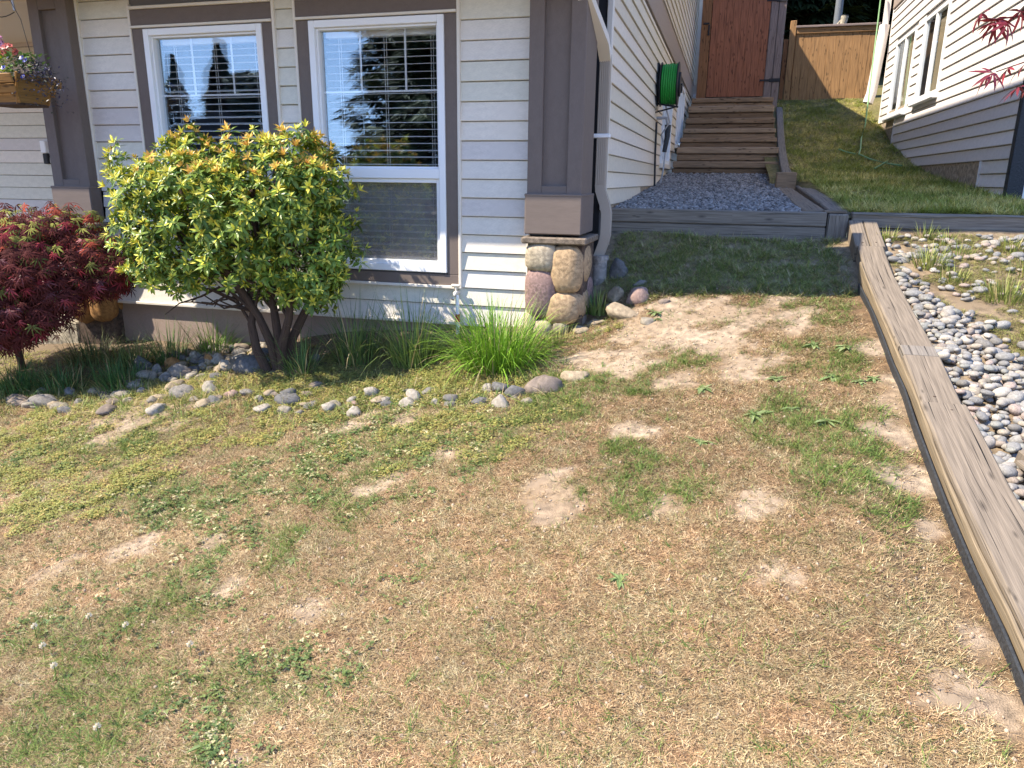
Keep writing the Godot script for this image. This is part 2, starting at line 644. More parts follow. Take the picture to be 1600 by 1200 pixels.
const GREEN := "-2.10,-2.54,0.51 -1.71,-2.66,0.34 -2.44,-2.58,0.24 -1.53,-2.22,0.22 -0.50,-3.56,0.51 -0.69,-3.39,0.38 -0.11,-3.76,0.26 0.58,-3.77,0.43 0.37,-3.17,0.38 0.52,-2.93,0.30 0.45,-4.46,0.51 -1.40,-2.99,0.72 -1.87,-3.11,0.32 -1.04,-3.07,0.36 0.71,-4.42,0.21 -0.73,-3.28,0.37 0.52,-2.63,0.31 -1.34,-2.54,0.21 -1.77,-1.55,0.44 -2.11,-1.64,0.26 -1.75,-1.81,0.33 -1.23,-1.54,0.26 -1.53,-1.30,0.28 -1.21,-1.37,0.21 -1.75,-1.31,0.18 -1.03,-1.56,0.16 -1.78,-2.13,0.15 -1.70,-1.91,0.14 -0.36,-2.89,0.16 -0.26,-2.60,0.34 -1.69,-3.38,0.68 0.25,-3.23,0.22 0.62,-3.17,0.24 -0.03,-4.32,0.18 0.10,-4.39,0.15 -3.02,-3.06,0.42 -3.38,-2.98,0.35 -0.2,-5.1,1.2 0.4,-5.0,0.8"
const MOSS := "-3.29,-2.98,0.91 -3.73,-3.13,0.52 -2.70,-3.08,0.55 -2.62,-2.62,0.36 -2.32,-3.33,0.42 -1.93,-3.64,0.59 -1.43,-3.76,0.58 -2.34,-3.78,0.46 -0.82,-3.17,0.36 -0.59,-4.40,0.23 -2.95,-2.42,0.36 -1.39,-3.12,0.47 -0.96,-2.99,0.23 -1.2,-3.9,0.4"


func blob_field(s: String, sd: int, f: float) -> PackedFloat32Array:
	var out := PackedFloat32Array()
	out.resize(GNX * GNZ)
	var nz := noise(sd, f, 3)
	for r in s.split(" "):
		var q := nums(r)
		# the second number of each patch is its distance, the third its width across the view
		var rad := q[2] * 0.62
		var i0 := maxi(0, int((q[0] - rad * 1.6 - GX0) / GS))
		var i1 := mini(GNX - 1, int((q[0] + rad * 1.6 - GX0) / GS))
		var j0 := maxi(0, int((q[1] - rad * 1.6 - GZ0) / GS))
		var j1 := mini(GNZ - 1, int((q[1] + rad * 1.6 - GZ0) / GS))
		for j in range(j0, j1 + 1):
			for i in range(i0, i1 + 1):
				var x := GX0 + i * GS
				var z := GZ0 + j * GS
				var d := sqrt((x - q[0]) * (x - q[0]) + (z - q[1]) * (z - q[1])) / rad
				d += 1.25 * nz.get_noise_2d(x * 1.5, z * 1.5)
				out[j * GNX + i] = maxf(out[j * GNX + i], clampf((1.12 - d) / 0.42, 0, 1))
	return out


func build_ground() -> void:
	gh.resize(GNX * GNZ)
	for j in GNZ:
		for i in GNX:
			var x := GX0 + i * GS
			var z := GZ0 + j * GS
			var y := tps(x, z) + 0.016 * lumps.get_noise_2d(x * 1.6, z * 1.6) + 0.007 * fine.get_noise_2d(x * 6.0, z * 6.0)
			if x > 0.45 and z > -5.1: y = lerpf(y, minf(y, timber_top(z) - 0.085), smoothstep(0.45, 0.72, x))
			gh[j * GNX + i] = y
	g_bare = blob_field(BARE, 5, 2.6)
	g_green = blob_field(GREEN, 6, 2.2)
	g_moss = blob_field(MOSS, 7, 2.0)
	# lawn and everything left of the long timber
	var xs := [-60.0, -30.0, -16.0, -10.0]
	for i in GNX: xs.append(GX0 + i * GS)
	var zs := []
	for j in GNZ: zs.append(GZ0 + j * GS)
	zs.append_array([4.0, 6.0, 10.0, 18.0, 40.0, 90.0])
	var patch := noise(9, 1.3, 4)
	var lawn_h := func(x, z): return lawn(x, z) if z <= 3.0 else lawn(x, 3.0) - 0.04 * (z - 3.0) / (1.0 + 0.1 * z)
	var lawn_c := func(x, z):
		var bare := field(g_bare, x, z)
		var q := patch.get_noise_2d(x, z)
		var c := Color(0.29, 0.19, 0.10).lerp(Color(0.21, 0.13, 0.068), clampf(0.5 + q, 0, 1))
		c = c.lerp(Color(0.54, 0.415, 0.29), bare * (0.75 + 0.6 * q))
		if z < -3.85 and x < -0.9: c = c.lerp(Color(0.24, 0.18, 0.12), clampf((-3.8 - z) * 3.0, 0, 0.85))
		if z < -4.75: c = c.lerp(Color(0.42, 0.33, 0.21), 0.7)  # soil colour lightened here to lift the house shadow
		return c
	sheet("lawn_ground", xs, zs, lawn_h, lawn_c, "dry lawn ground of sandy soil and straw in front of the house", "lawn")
	# planting bed of river pebbles right of the timber
	xs = []
	zs = []
	for i in 30: xs.append(0.84 + i * 0.08)
	xs.append_array([4.0, 7.0, 15.0, 40.0])
	for j in 120: zs.append(-5.62 + j * 0.07)
	zs.append_array([4.0, 8.0, 20.0, 60.0])
	var bed_c := func(x, z): return Color(0.36, 0.27, 0.17).lerp(Color(0.25, 0.18, 0.11), clampf(0.5 + patch.get_noise_2d(x, z), 0, 1))
	var bed_h := func(x, z): return bed(x, z)
	sheet("pebble_bed_ground", xs, zs, bed_h, bed_c, "sandy soil of the pebble bed right of the long timber", "ground")
	# grassy bank between the houses, rising to the back fence
	xs = [0.44]
	zs = [-60.0, -40.0, -30.0, -26.0, -22.0, -18.0]
	for i in 22: xs.append(0.56 + i * 0.08)
	xs.append_array([3.0, 5.0, 12.0, 40.0])
	for j in 101: zs.append(-15.6 + j * 0.1)
	var bank_h := func(x, z): return bank(x, z) - (0.25 if x < 0.70 and z > -8.9 else 0.0) - (0.03 if x < 0.83 and z > -8.9 else 0.0)
	var bank_c := func(x, z): return Color(0.22, 0.20, 0.07).lerp(Color(0.36, 0.28, 0.13), clampf(0.3 + 1.2 * patch.get_noise_2d(x, z), 0, 1))
	sheet("side_lawn_slope", xs, zs, bank_h, bank_c, "grassy slope between the two houses rising to the cedar fence", "slope")
	# gravel landing
	xs = []
	zs = []
	for i in 16: xs.append(-0.84 + i * 0.1)
	for j in 46: zs.append(-10.15 + j * 0.1)
	var gv := FastNoiseLite.new()
	var gv_h := func(x, z): return gravel_y(z) + 0.01 * gv.get_noise_2d(x * 60, z * 60)
	var gv_c := func(x, z): return Color(0.75, 0.78, 0.82)
	sheet("gravel_landing", xs, zs, gv_h, gv_c, "grey crushed gravel landing below the timber steps", "gravel", M.gravel)
	# yard behind, to the horizon
	var m := MB.new()
	m.col = Color(0.09, 0.10, 0.05)
	m.quad(Vector3(-90, 4.2, -16.6), Vector3(0.5, 4.2, -16.6), Vector3(0.5, 7.0, -90), Vector3(-90, 7.0, -90), Vector3(0, 1, 0))
	m.quad(Vector3(-250, -2.6, -250), Vector3(250, -2.6, -250), Vector3(250, -2.6, 250), Vector3(-250, -2.6, 250), Vector3(0, 1, 0))
	var o := obj("far_ground", m.done(), M.soil)
	tag(o, "far ground of the neighbourhood out to the horizon", "ground", "", "structure")


func sheet(called: String, xs: Array, zs: Array, height: Callable, tint: Callable, label: String, category: String, m: Material = null) -> void:
	var v := PackedVector3Array()
	var c := PackedColorArray()
	var idx := PackedInt32Array()
	var w := xs.size()
	for z in zs:
		for x in xs:
			v.append(Vector3(x, height.call(x, z), z))
			c.append(tint.call(x, z))
	for j in zs.size() - 1:
		for i in w - 1:
			var a := j * w + i
			idx.append_array(PackedInt32Array([a, a + 1, a + w, a + 1, a + w + 1, a + w]))
	var o := obj(called, indexed(v, idx, c, PackedVector2Array(), true), m if m else M.soil)
	tag(o, label, category, "", "structure")


# ---------------------------------------------------------------- siding and walls
var lap_cache := {}


func lap_mesh(ln: float, h: float) -> ArrayMesh:
	var key := "%.3f_%.3f" % [ln, h]
	if lap_cache.has(key): return lap_cache[key]
	var m := MB.new()
	var prof := [Vector2(-0.002, -0.002), Vector2(0.0155, 0.0), Vector2(0.017, 0.003), Vector2(0.0165, 0.007), Vector2(0.0035, h - 0.0055), Vector2(-0.002, h - 0.0055)]  # boards end short, so dark backing draws the shadow line under each lap
	var cut := 0.0
	for k in 5:
		var p: Vector2 = prof[k]
		var q: Vector2 = prof[k + 1]
		var nn := Vector3(0, -(q.x - p.x), q.y - p.y).normalized()
		if k == 0: nn = Vector3(0, -1, 0)
		var e := p.distance_to(q)
		m.quad(Vector3(0, p.y, p.x), Vector3(ln, p.y, p.x), Vector3(ln, q.y, q.x), Vector3(0, q.y, q.x), nn, Vector2(0, cut), Vector2(ln, cut), Vector2(ln, cut + e), Vector2(0, cut + e))
		cut += e
	for e in [0.0, ln]:
		for k in range(1, 4):
			m.tri(Vector3(e, prof[0].y, prof[0].x), Vector3(e, prof[k].y, prof[k].x), Vector3(e, prof[k + 1].y, prof[k + 1].x), Vector3(-1 if e == 0 else 1, 0, 0), Vector3(-1 if e == 0 else 1, 0, 0), Vector3(-1 if e == 0 else 1, 0, 0))
	lap_cache[key] = m.done()
	return lap_cache[key]


# rows of lapped boards on a wall whose local x runs along it, y up and z out; holes are [x0, x1, y0, y1]
func siding(parent: Node, xf: Transform3D, x0: float, x1: float, y0: float, y1: float, holes: Array, m: Material) -> void:
	var y := y0
	while y < y1 - 0.02:
		var h := minf(LAP, y1 - y)
		var runs := [[x0, x1]]
		for q in holes:
			if y + h * 0.5 > q[2] and y + h * 0.5 < q[3]:
				var next := []
				for r in runs:
					if q[1] <= r[0] or q[0] >= r[1]:
						next.append(r)
						continue
					if q[0] > r[0] + 0.01: next.append([r[0], q[0]])
					if q[1] < r[1] - 0.01: next.append([q[1], r[1]])
				runs = next
		for r in runs:
			obj("siding_board", lap_mesh(r[1] - r[0], h), M.tones[m][rng.randi_range(0, 3)], parent, xf * Transform3D(Basis(), Vector3(r[0], y + R(-0.0006, 0.0006), 0)))
		y += LAP


# a solid wall with openings, its outer face at local z = 0
func wall(called: String, parent: Node, xf: Transform3D, x0: float, x1: float, y0: float, y1: float, holes: Array, m: Material, thick := 0.14) -> Node3D:
	var b := MB.new()
	var x := x0
	holes.sort_custom(func(p, q): return p[0] < q[0])
	for q in holes:
		span(b, Vector3(x, y0, -thick), Vector3(q[0], y1, 0), 0.0)
		span(b, Vector3(q[0], y0, -thick), Vector3(q[1], q[2], 0), 0.0)
		span(b, Vector3(q[0], q[3], -thick), Vector3(q[1], y1, 0), 0.0)
		x = q[1]
	span(b, Vector3(x, y0, -thick), Vector3(x1, y1, 0), 0.0)
	return obj(called, b.done(), m, parent, xf)


func bar(called: String, parent: Node, a: Vector3, b: Vector3, m: Material, bev := 0.003) -> MeshInstance3D:
	var c := (a + b) * 0.5
	return obj(called, box_mesh((b - a).abs(), bev, Vector2(R(0, 2), R(0, 1))), m, parent, Transform3D(Basis(), c))


# a rectangular ring of four members as one mesh, in the plane z
func ring(called: String, parent: Node, x0: float, x1: float, y0: float, y1: float, w: float, z0: float, z1: float, m: Material) -> MeshInstance3D:
	var b := MB.new()
	span(b, Vector3(x0, y0, z0), Vector3(x0 + w, y1, z1))
	span(b, Vector3(x1 - w, y0, z0), Vector3(x1, y1, z1))
	span(b, Vector3(x0 + w, y0, z0), Vector3(x1 - w, y0 + w, z1 - 0.001))
	span(b, Vector3(x0 + w, y1 - w, z0), Vector3(x1 - w, y1, z1 - 0.001))
	return obj(called, b.done(), m, parent)


# ---------------------------------------------------------------- our house
func window_unit(house: Node, x0: float, x1: float) -> void:
	var y0 := 1.005
	var y1 := 2.542
	var w := node("window", house, Vector3(0, 0, FRONT))
	ring("frame", w, x0, x1, y0, y1, 0.042, -0.05, 0.034, M.white)
	ring("sash", w, x0 + 0.042, x1 - 0.042, 1.655, y1 - 0.042, 0.014, -0.05, 0.012, M.white)
	bar("rail", w, Vector3(x0 + 0.04, 1.595, -0.05), Vector3(x1 - 0.04, 1.655, 0.030), M.white)
	ring("vent_sash", w, x0 + 0.042, x1 - 0.042, 1.047, 1.595, 0.026, -0.05, 0.016, M.white)
	var gx0 := x0 + 0.05
	var gx1 := x1 - 0.05
	bar("pane", w, Vector3(gx0, 1.66, -0.026), Vector3(gx1, 2.492, -0.022), M.glass, 0.0)
	bar("pane", w, Vector3(gx0, 1.07, -0.026), Vector3(gx1, 1.575, -0.022), M.glass, 0.0)
	bar("insect_screen", w, Vector3(gx0 + 0.02, 1.075, -0.0345), Vector3(gx1 - 0.02, 1.572, -0.0335), M.screen, 0.0)
	# muntins between the panes
	bar("muntin", w, Vector3(gx0, 2.120, -0.040), Vector3(gx1, 2.132, -0.034), M.white, 0.001)
	for f in [0.335, 0.715]:
		var x := lerpf(gx0, gx1, f)
		bar("muntin", w, Vector3(x - 0.006, 2.132, -0.0405), Vector3(x + 0.006, 2.5, -0.0345), M.white, 0.001)
	# open blind behind the glass
	bar("blind_headrail", w, Vector3(gx0 + 0.01, 2.455, -0.125), Vector3(gx1 - 0.01, 2.5, -0.075), M.blind)
	var y := 2.42
	while y > 1.08:
		var s := obj("blind_slat", box_mesh(Vector3(gx1 - gx0 - 0.02, 0.003, 0.048), 0.001), M.blind, w, Transform3D(Basis(Vector3.RIGHT, R(0.20, 0.30) if x0 < -3.0 else R(0.08, 0.17)), Vector3((gx0 + gx1) / 2, y + R(-0.002, 0.002), -0.10)))
		y -= 0.0432
	for f in [0.14, 0.53, 0.92]:
		var m := MB.new()
		for d in [-0.008, 0.008]:
			var x: float = lerpf(gx0, gx1, f) + d
			span(m, Vector3(x - 0.001, 1.08, -0.071), Vector3(x + 0.001, 2.46, -0.069), 0.0)
		obj("blind_cord", m.done(), M.blind, w)
	bar("bottom_rail", w, Vector3(gx0 + 0.01, 1.05, -0.125), Vector3(gx1 - 0.01, 1.072, -0.075), M.blind)


func stone_in(parent: Node, x0: float, x1: float, y0: float, y1: float, z: float, sd: int, tone: String, deep := 0.15, power := 3.3, tilt := 0.0) -> void:
	var s := Vector3(x1 - x0, y1 - y0, deep)
	obj("stone", stone_mesh(sd, 0.10, 12, 18, power), M["stone_" + tone], parent, Transform3D(Basis(Vector3.BACK, tilt).scaled_local(s * 1.10), Vector3((x0 + x1) / 2, (y0 + y1) / 2, z)))


func pier(house: Node, x0: float, x1: float, foot: float, stones: Array) -> void:
	var w := x1 - x0
	# column of boards with a recessed panel
	var c := node("column", house, Vector3(x0, 0, 0))
	var zf := -4.44
	var pw := w - 0.035
	bar("core", c, Vector3(0.012, 1.3, -4.80), Vector3(pw - 0.012, 2.80, zf - 0.03), M.trim)
	bar("stile", c, Vector3(0.0, 1.5, -4.81), Vector3(0.088, 2.79, zf), M.trim)
	bar("stile", c, Vector3(pw - 0.088, 1.5, -4.81), Vector3(pw, 2.79, zf), M.trim)
	bar("rail", c, Vector3(0.088, 1.5, -4.6), Vector3(pw - 0.088, 1.562, zf - 0.001), M.trim)
	bar("rail", c, Vector3(0.088, 2.68, -4.6), Vector3(pw - 0.088, 2.78, zf - 0.001), M.trim)
	bar("plinth", c, Vector3(-0.008, 1.278, -4.83), Vector3(pw + 0.012, 1.512, zf + 0.022), M.trim, 0.006)
	bar("plinth_lip", c, Vector3(-0.010, 1.500, -4.832), Vector3(pw + 0.014, 1.516, zf + 0.024), M.trim, 0.004)
	var p := node("stone_pier", house, Vector3(x0, 0, 0))
	bar("cap_stone", p, Vector3(-0.02, 1.222, -4.85), Vector3(w + 0.015, 1.262, zf + 0.05), M.cap, 0.008)
	bar("mortar", p, Vector3(0, foot - 0.2, -4.83), Vector3(w - 0.01, 1.224, zf - 0.03), M.mortar, 0.01)
	for s in stones:
		stone_in(p, s[0], s[1], s[2], s[3], zf - 0.03 if s.size() < 7 else s[6], s[4], s[5], 0.15 if s.size() < 8 else s[7])


func build_house() -> void:
	var house := thing("house", "our house with cream lapped siding, brown trim and stone-footed columns left of the lawn", "house")
	var F := Transform3D(Basis(), Vector3(0, 0, FRONT))
	var holes := [[-3.87, -2.963, 1.007, 2.54], [-2.622, -1.718, 1.007, 2.54]]
	wall("front_wall", house, F, -4.72, -1.0, 0.66, 5.9, holes.duplicate(true), M.inside)
	var fs := node("front_siding", house)
	siding(fs, F, -4.40, -1.172, 0.686, 2.78, [[-3.978, -2.872, 0.917, 2.70], [-2.725, -1.622, 0.917, 2.70]], M.siding)
	# corner and channel strips
	for q in [[-4.42, -4.398, 0.68, 2.79], [-1.182, -1.164, 0.69, 2.79], [-3.985, -3.967, 0.915, 2.70], [-2.885, -2.866, 0.915, 2.70], [-2.732, -2.714, 0.915, 2.70], [-1.636, -1.616, 0.905, 2.79]]:
		bar("channel_strip", house, Vector3(q[0], q[2], FRONT - 0.004), Vector3(q[1], q[3], FRONT + 0.030), M.cream, 0.004)
	bar("starter_strip", house, Vector3(-4.42, 0.664, FRONT - 0.003), Vector3(-1.165, 0.686, FRONT + 0.034), M.cream, 0.004)
	bar("foundation_wall", house, Vector3(-4.75, -0.3, FRONT - 0.16), Vector3(-1.0, 0.664, FRONT - 0.012), M.foundation)
	for q in [[-3.967, -2.885], [-2.714, -1.636]]:
		var a: float = q[0]
		var b: float = q[1]
		var z := FRONT + 0.022
		bar("window_trim", house, Vector3(a, 0.995, FRONT - 0.003), Vector3(a + 0.097, 2.548, z), M.trim)
		bar("window_trim", house, Vector3(b - 0.080, 0.995, FRONT - 0.003), Vector3(b, 2.548, z), M.trim)
		bar("window_trim", house, Vector3(a, 0.925, FRONT - 0.003), Vector3(b, 0.994, z), M.trim)
		bar("window_trim", house, Vector3(a, 2.566, FRONT - 0.003), Vector3(b, 2.664, z + 0.004), M.trim)
		bar("flashing", house, Vector3(a, 2.549, FRONT - 0.003), Vector3(b, 2.565, z + 0.016), M.cream)
		bar("flashing", house, Vector3(a, 2.665, FRONT - 0.003), Vector3(b, 2.684, z + 0.016), M.cream)
		bar("flashing", house, Vector3(a - 0.015, 0.905, FRONT - 0.003), Vector3(b, 0.924, z + 0.020), M.cream)
	window_unit(house, -3.872, -2.961)
	window_unit(house, -2.624, -1.716)
	# dark rooms behind the windows
	var rm := MB.new()
	span(rm, Vector3(-4.72, 0.56, -8.6), Vector3(-1.0, 0.66, -4.70), 0.0)
	span(rm, Vector3(-4.72, 2.80, -8.6), Vector3(-1.0, 2.90, -4.70), 0.0)
	span(rm, Vector3(-4.72, 0.66, -8.6), Vector3(-1.0, 2.80, -8.5), 0.0)
	span(rm, Vector3(-4.72, 0.66, -8.5), Vector3(-4.60, 2.80, -4.70), 0.0)
	span(rm, Vector3(-1.12, 0.66, -8.5), Vector3(-1.0, 2.80, -4.70), 0.0)
	obj("room_shell", rm.done(), M.inside, house)

	# side wall, facing the passage: local x runs away from the viewer
	var S := Transform3D(Basis(Vector3(0, 0, -1), Vector3(0, 1, 0), Vector3(1, 0, 0)), Vector3(SIDE, 0, -5.15))
	var wa := [4.20, 5.42, 1.80, 2.63]
	var wb := [6.55, 7.85, 2.12, 3.0]
	wall("side_wall", house, S, 0.0, 11.2, 1.2, 5.9, [[wa[0], wa[1], wa[2], wa[3]], [wb[0], wb[1], wb[2], wb[3]]], M.inside)
	var ss := node("side_siding", house)
	siding(ss, S, 0.03, 2.26, 1.43, 1.43 + LAP * 1.0, [], M.siding_side_bounce)
	siding(ss, S, 0.03, 6.3, 1.43 + LAP, 1.43 + LAP * 3, [], M.siding_side_bounce)
	siding(ss, S, 0.03, 11.1, 1.43 + LAP * 3, 3.085, [[wa[0] - 0.06, wa[1] + 0.06, wa[2] - 0.07, wa[3] + 0.06], [wb[0] - 0.06, wb[1] + 0.06, wb[2] - 0.07, wb[3] + 0.06]], M.siding_side_bounce)
	siding(ss, S, 0.03, 11.1, 3.375, 5.75, [], M.siding_side_bounce)
	var belly := MB.new()
	span(belly, Vector3(0.0, 3.09, -0.01), Vector3(11.15, 3.37, 0.024), 0.004)
	obj("belly_band", belly.done(), M.band, house, S)
	var drip := MB.new()
	span(drip, Vector3(0.0, 3.372, -0.01), Vector3(11.15, 3.384, 0.04), 0.002)
	obj("drip_edge", drip.done(), M.cream, house, S)
	var cr := MB.new()
	span(cr, Vector3(-0.035, 1.40, -0.012), Vector3(0.03, 5.8, 0.026), 0.004)
	obj("corner_trim", cr.done(), M.cream, house, S)
	var cr2 := MB.new()
	span(cr2, Vector3(11.1, 1.9, -0.02), Vector3(11.2, 5.8, 0.03), 0.004)
	obj("corner_trim", cr2.done(), M.cream, house, S)
	bar("side_foundation", house, Vector3(-1.02, 0.6, -16.3), Vector3(SIDE + 0.001, 1.66, -5.17), M.concrete)
	bar("return_wall", house, Vector3(-1.0, 0.5, -5.19), Vector3(SIDE - 0.012, 5.8, -5.135), M.black)  # blackened to stand in for shadow in the gap behind the column
	bar("return_wall", house, Vector3(-1.04, 0.5, -5.13), Vector3(-1.0, 5.8, -4.5), M.black)  # same black in place of shadow
	for q in [wa, wb]:
		var w := node("side_window", house)
		w.transform = S
		ring("frame", w, q[0], q[1], q[2], q[3], 0.05, -0.04, 0.03, M.white)
		bar("mullion", w, Vector3((q[0] + q[1]) / 2 - 0.025, q[2] + 0.05, -0.04), Vector3((q[0] + q[1]) / 2 + 0.025, q[3] - 0.05, 0.03), M.white)
		bar("pane", w, Vector3(q[0] + 0.04, q[2] + 0.04, -0.008), Vector3(q[1] - 0.04, q[3] - 0.04, -0.004), M.glass, 0.0)
		bar("sill", w, Vector3(q[0] - 0.05, q[2] - 0.055, -0.01), Vector3(q[1] + 0.05, q[2] - 0.002, 0.06), M.cream)
	bar("room_shell", house, Vector3(-2.6, 1.3, -16.4), Vector3(-2.5, 5.9, -8.6), M.inside)
	# roofs and eaves
	var low := MB.new()
	span(low, Vector3(-10, 2.79, -4.55), Vector3(-0.63, 2.83, -3.99), 0.0)
	low.quad(Vector3(-10, 2.96, -3.90), Vector3(-0.60, 2.96, -3.90), Vector3(-0.60, 3.35, -4.56), Vector3(-10, 3.35, -4.56), Vector3(0, 0.86, 0.5))
	low.tri(Vector3(-0.60, 2.96, -3.90), Vector3(-0.60, 3.35, -4.56), Vector3(-0.60, 2.83, -4.56), Vector3(1, 0, 0), Vector3(1, 0, 0), Vector3(1, 0, 0))
	obj("porch_roof", low.done(), M.roof, house)
	bar("soffit", house, Vector3(-10, 2.775, -4.53), Vector3(-0.63, 2.789, -3.99), M.cream)
	bar("fascia", house, Vector3(-10, 2.78, -3.99), Vector3(-0.62, 2.95, -3.97), M.trim)
	bar("gutter", house, Vector3(-10, 2.85, -3.969), Vector3(-0.60, 2.95, -3.88), M.cream, 0.01)
	var up := MB.new()
	span(up, Vector3(-10, 5.9, -17.0), Vector3(-0.42, 6.05, -3.75), 0.01)
	up.quad(Vector3(-0.42, 6.06, -3.75), Vector3(-0.42, 6.06, -17.0), Vector3(-5.2, 7.1, -17.0), Vector3(-5.2, 7.1, -3.75), Vector3(0.3, 0.95, 0))
	up.quad(Vector3(-10, 6.06, -3.75), Vector3(-10, 6.06, -17.0), Vector3(-5.2, 7.1, -17.0), Vector3(-5.2, 7.1, -3.75), Vector3(-0.3, 0.95, 0))
	for z in [-4.5, -16.3]:
		up.tri(Vector3(-0.8, 6.05, z), Vector3(-9.6, 6.05, z), Vector3(-5.2, 7.0, z), Vector3(0, 0, 1), Vector3(0, 0, 1), Vector3(0, 0, 1))
	obj("main_roof", up.done(), M.roof, house)
	# porch wall to the left, set back
	wall("porch_wall", house, Transform3D(Basis(), Vector3(0, 0, -5.86)), -10.0, -4.72, 0.3, 5.9, [], M.inside)
	var ps := node("porch_siding", house)
	siding(ps, Transform3D(Basis(), Vector3(0, 0, -5.86)), -9.0, -4.74, 0.56, 2.80, [], M.siding)
	bar("porch_ceiling", house, Vector3(-10, 2.76, -5.9), Vector3(-4.42, 2.774, -4.53), M.cream)
	bar("porch_return", house, Vector3(-4.735, 0.3, -5.86), Vector3(-4.71, 2.8, -4.80), M.inside)
	bar("porch_slab", house, Vector3(-8.5, -0.3, -5.86), Vector3(-4.745, 0.500, -4.47), M.porch, 0.012)
	# stone piers and columns: [x0, x1, y0, y1, seed, tone]
	pier(house, -1.165, -0.80, 0.60, [
		[0.002, 0.195, 1.055, 1.222, 71, "c"], [0.165, 0.345, 0.935, 1.205, 72, "n"], [0.005, 0.190, 0.770, 1.062, 73, "k"], [0.135, 0.335, 0.735, 0.925, 74, "n"],
		[-0.005, 0.065, 0.640, 0.790, 75, "c"], [0.055, 0.180, 0.615, 0.745, 76, "c"], [0.185, 0.275, 0.665, 0.745, 77, "l"],
		[0.285, 0.365, 0.77, 0.93, 78, "n", -4.56, 0.2], [0.27, 0.37, 0.99, 1.2, 79, "n", -4.60, 0.22], [0.275, 0.37, 0.62, 0.78, 80, "b", -4.60, 0.2], [0.27, 0.365, 0.78, 1.0, 81, "k", -4.72, 0.18]])
	pier(house, -4.735, -4.375, 0.50, [
		[0.005, 0.175, 1.03, 1.22, 82, "k"], [0.17, 0.355, 1.0, 1.22, 83, "p"], [0.005, 0.19, 0.79, 1.04, 84, "b"], [0.18, 0.355, 0.80, 1.01, 85, "k"],
		[0.02, 0.185, 0.52, 0.80, 86, "o"], [0.185, 0.36, 0.54, 0.81, 87, "o"], [0.28, 0.37, 0.6, 0.85, 88, "o", -4.62, 0.2]])
	# downspout from the eave gutter to the ground pipe
	var ds := node("downspout", house)
	var el := MB.new()
	tube(el, [Vector3(-0.90, 2.86, -3.98), Vector3(-0.895, 2.74, -4.12), Vector3(-0.81, 2.42, -4.86), Vector3(-0.805, 2.34, -4.96)], 0.052, 0.05, 4, true)
	obj("elbow", el.done(), M.cream, ds)
	var st := MB.new()
	tube(st, [Vector3(-0.805, 2.36, -4.97), Vector3(-0.805, 1.56, -4.97)], 0.046, 0.046, 4, true)
	for k in 5:
		span(st, Vector3(-0.834 + k * 0.0125, 1.57, -4.939), Vector3(-0.829 + k * 0.0125, 2.35, -4.9345), 0.001)
	obj("pipe", st.done(), M.spout, ds)
	var jog := MB.new()
	tube(jog, [Vector3(-0.805, 1.57, -4.968), Vector3(-0.802, 1.53, -4.966), Vector3(-0.768, 1.44, -4.96), Vector3(-0.755, 1.39, -4.955), Vector3(-0.755, 1.25, -4.955), Vector3(-0.762, 1.21, -4.955), Vector3(-0.795, 1.11, -4.955), Vector3(-0.80, 1.08, -4.955)], 0.045, 0.044, 4, true)
	obj("jog", jog.done(), M.spout, ds)
	bar("strap", ds, Vector3(-0.87, 1.86, -4.99), Vector3(-0.755, 1.885, -4.93), M.white)
	var gp := MB.new()
	tube(gp, [Vector3(-0.785, 1.11, -4.93), Vector3(-0.79, 0.62, -4.92)], 0.052, 0.052, 14)
	tube(gp, [Vector3(-0.785, 1.115, -4.93), Vector3(-0.785, 1.085, -4.93)], 0.060, 0.060, 14)
	obj("ground_pipe", gp.done(), M.pvc, ds)
	# tap at the foot of the wall
	var tp := node("wall_tap", house)
	var a := MB.new()
	tube(a, [Vector3(-1.645, 0.88, FRONT), Vector3(-1.645, 0.88, FRONT + 0.07), Vector3(-1.65, 0.845, FRONT + 0.10)], 0.016, 0.014, 8)
	tube(a, [Vector3(-1.645, 0.885, FRONT + 0.05), Vector3(-1.645, 0.93, FRONT + 0.055)], 0.007, 0.007, 6)
	tube(a, [Vector3(-1.672, 0.93, FRONT + 0.055), Vector3(-1.618, 0.93, FRONT + 0.055)], 0.010, 0.010, 6)
	obj("spout", a.done(), M.cream, tp)
	var b1 := MB.new()
	tube(b1, [Vector3(-1.635, 0.87, FRONT + 0.06), Vector3(-1.63, 0.74, FRONT + 0.065)], 0.013, 0.013, 8)
	tube(b1, [Vector3(-1.63, 0.70, FRONT + 0.065), Vector3(-1.628, 0.56, FRONT + 0.07)], 0.013, 0.013, 8)
	obj("riser_pipe", b1.done(), M.white, tp)
	var c1 := MB.new()
	tube(c1, [Vector3(-1.631, 0.745, FRONT + 0.065), Vector3(-1.63, 0.695, FRONT + 0.065)], 0.015, 0.015, 8)
	obj("red_valve", c1.done(), M.red, tp)
	# doorbell plate on the porch wall
	bar("door_chime_plate", house, Vector3(-6.30, 1.79, -5.86), Vector3(-6.235, 1.90, -5.815), M.white, 0.006)
	bar("door_chime_button", house, Vector3(-6.29, 1.69, -5.86), Vector3(-6.235, 1.785, -5.82), M.black, 0.006)


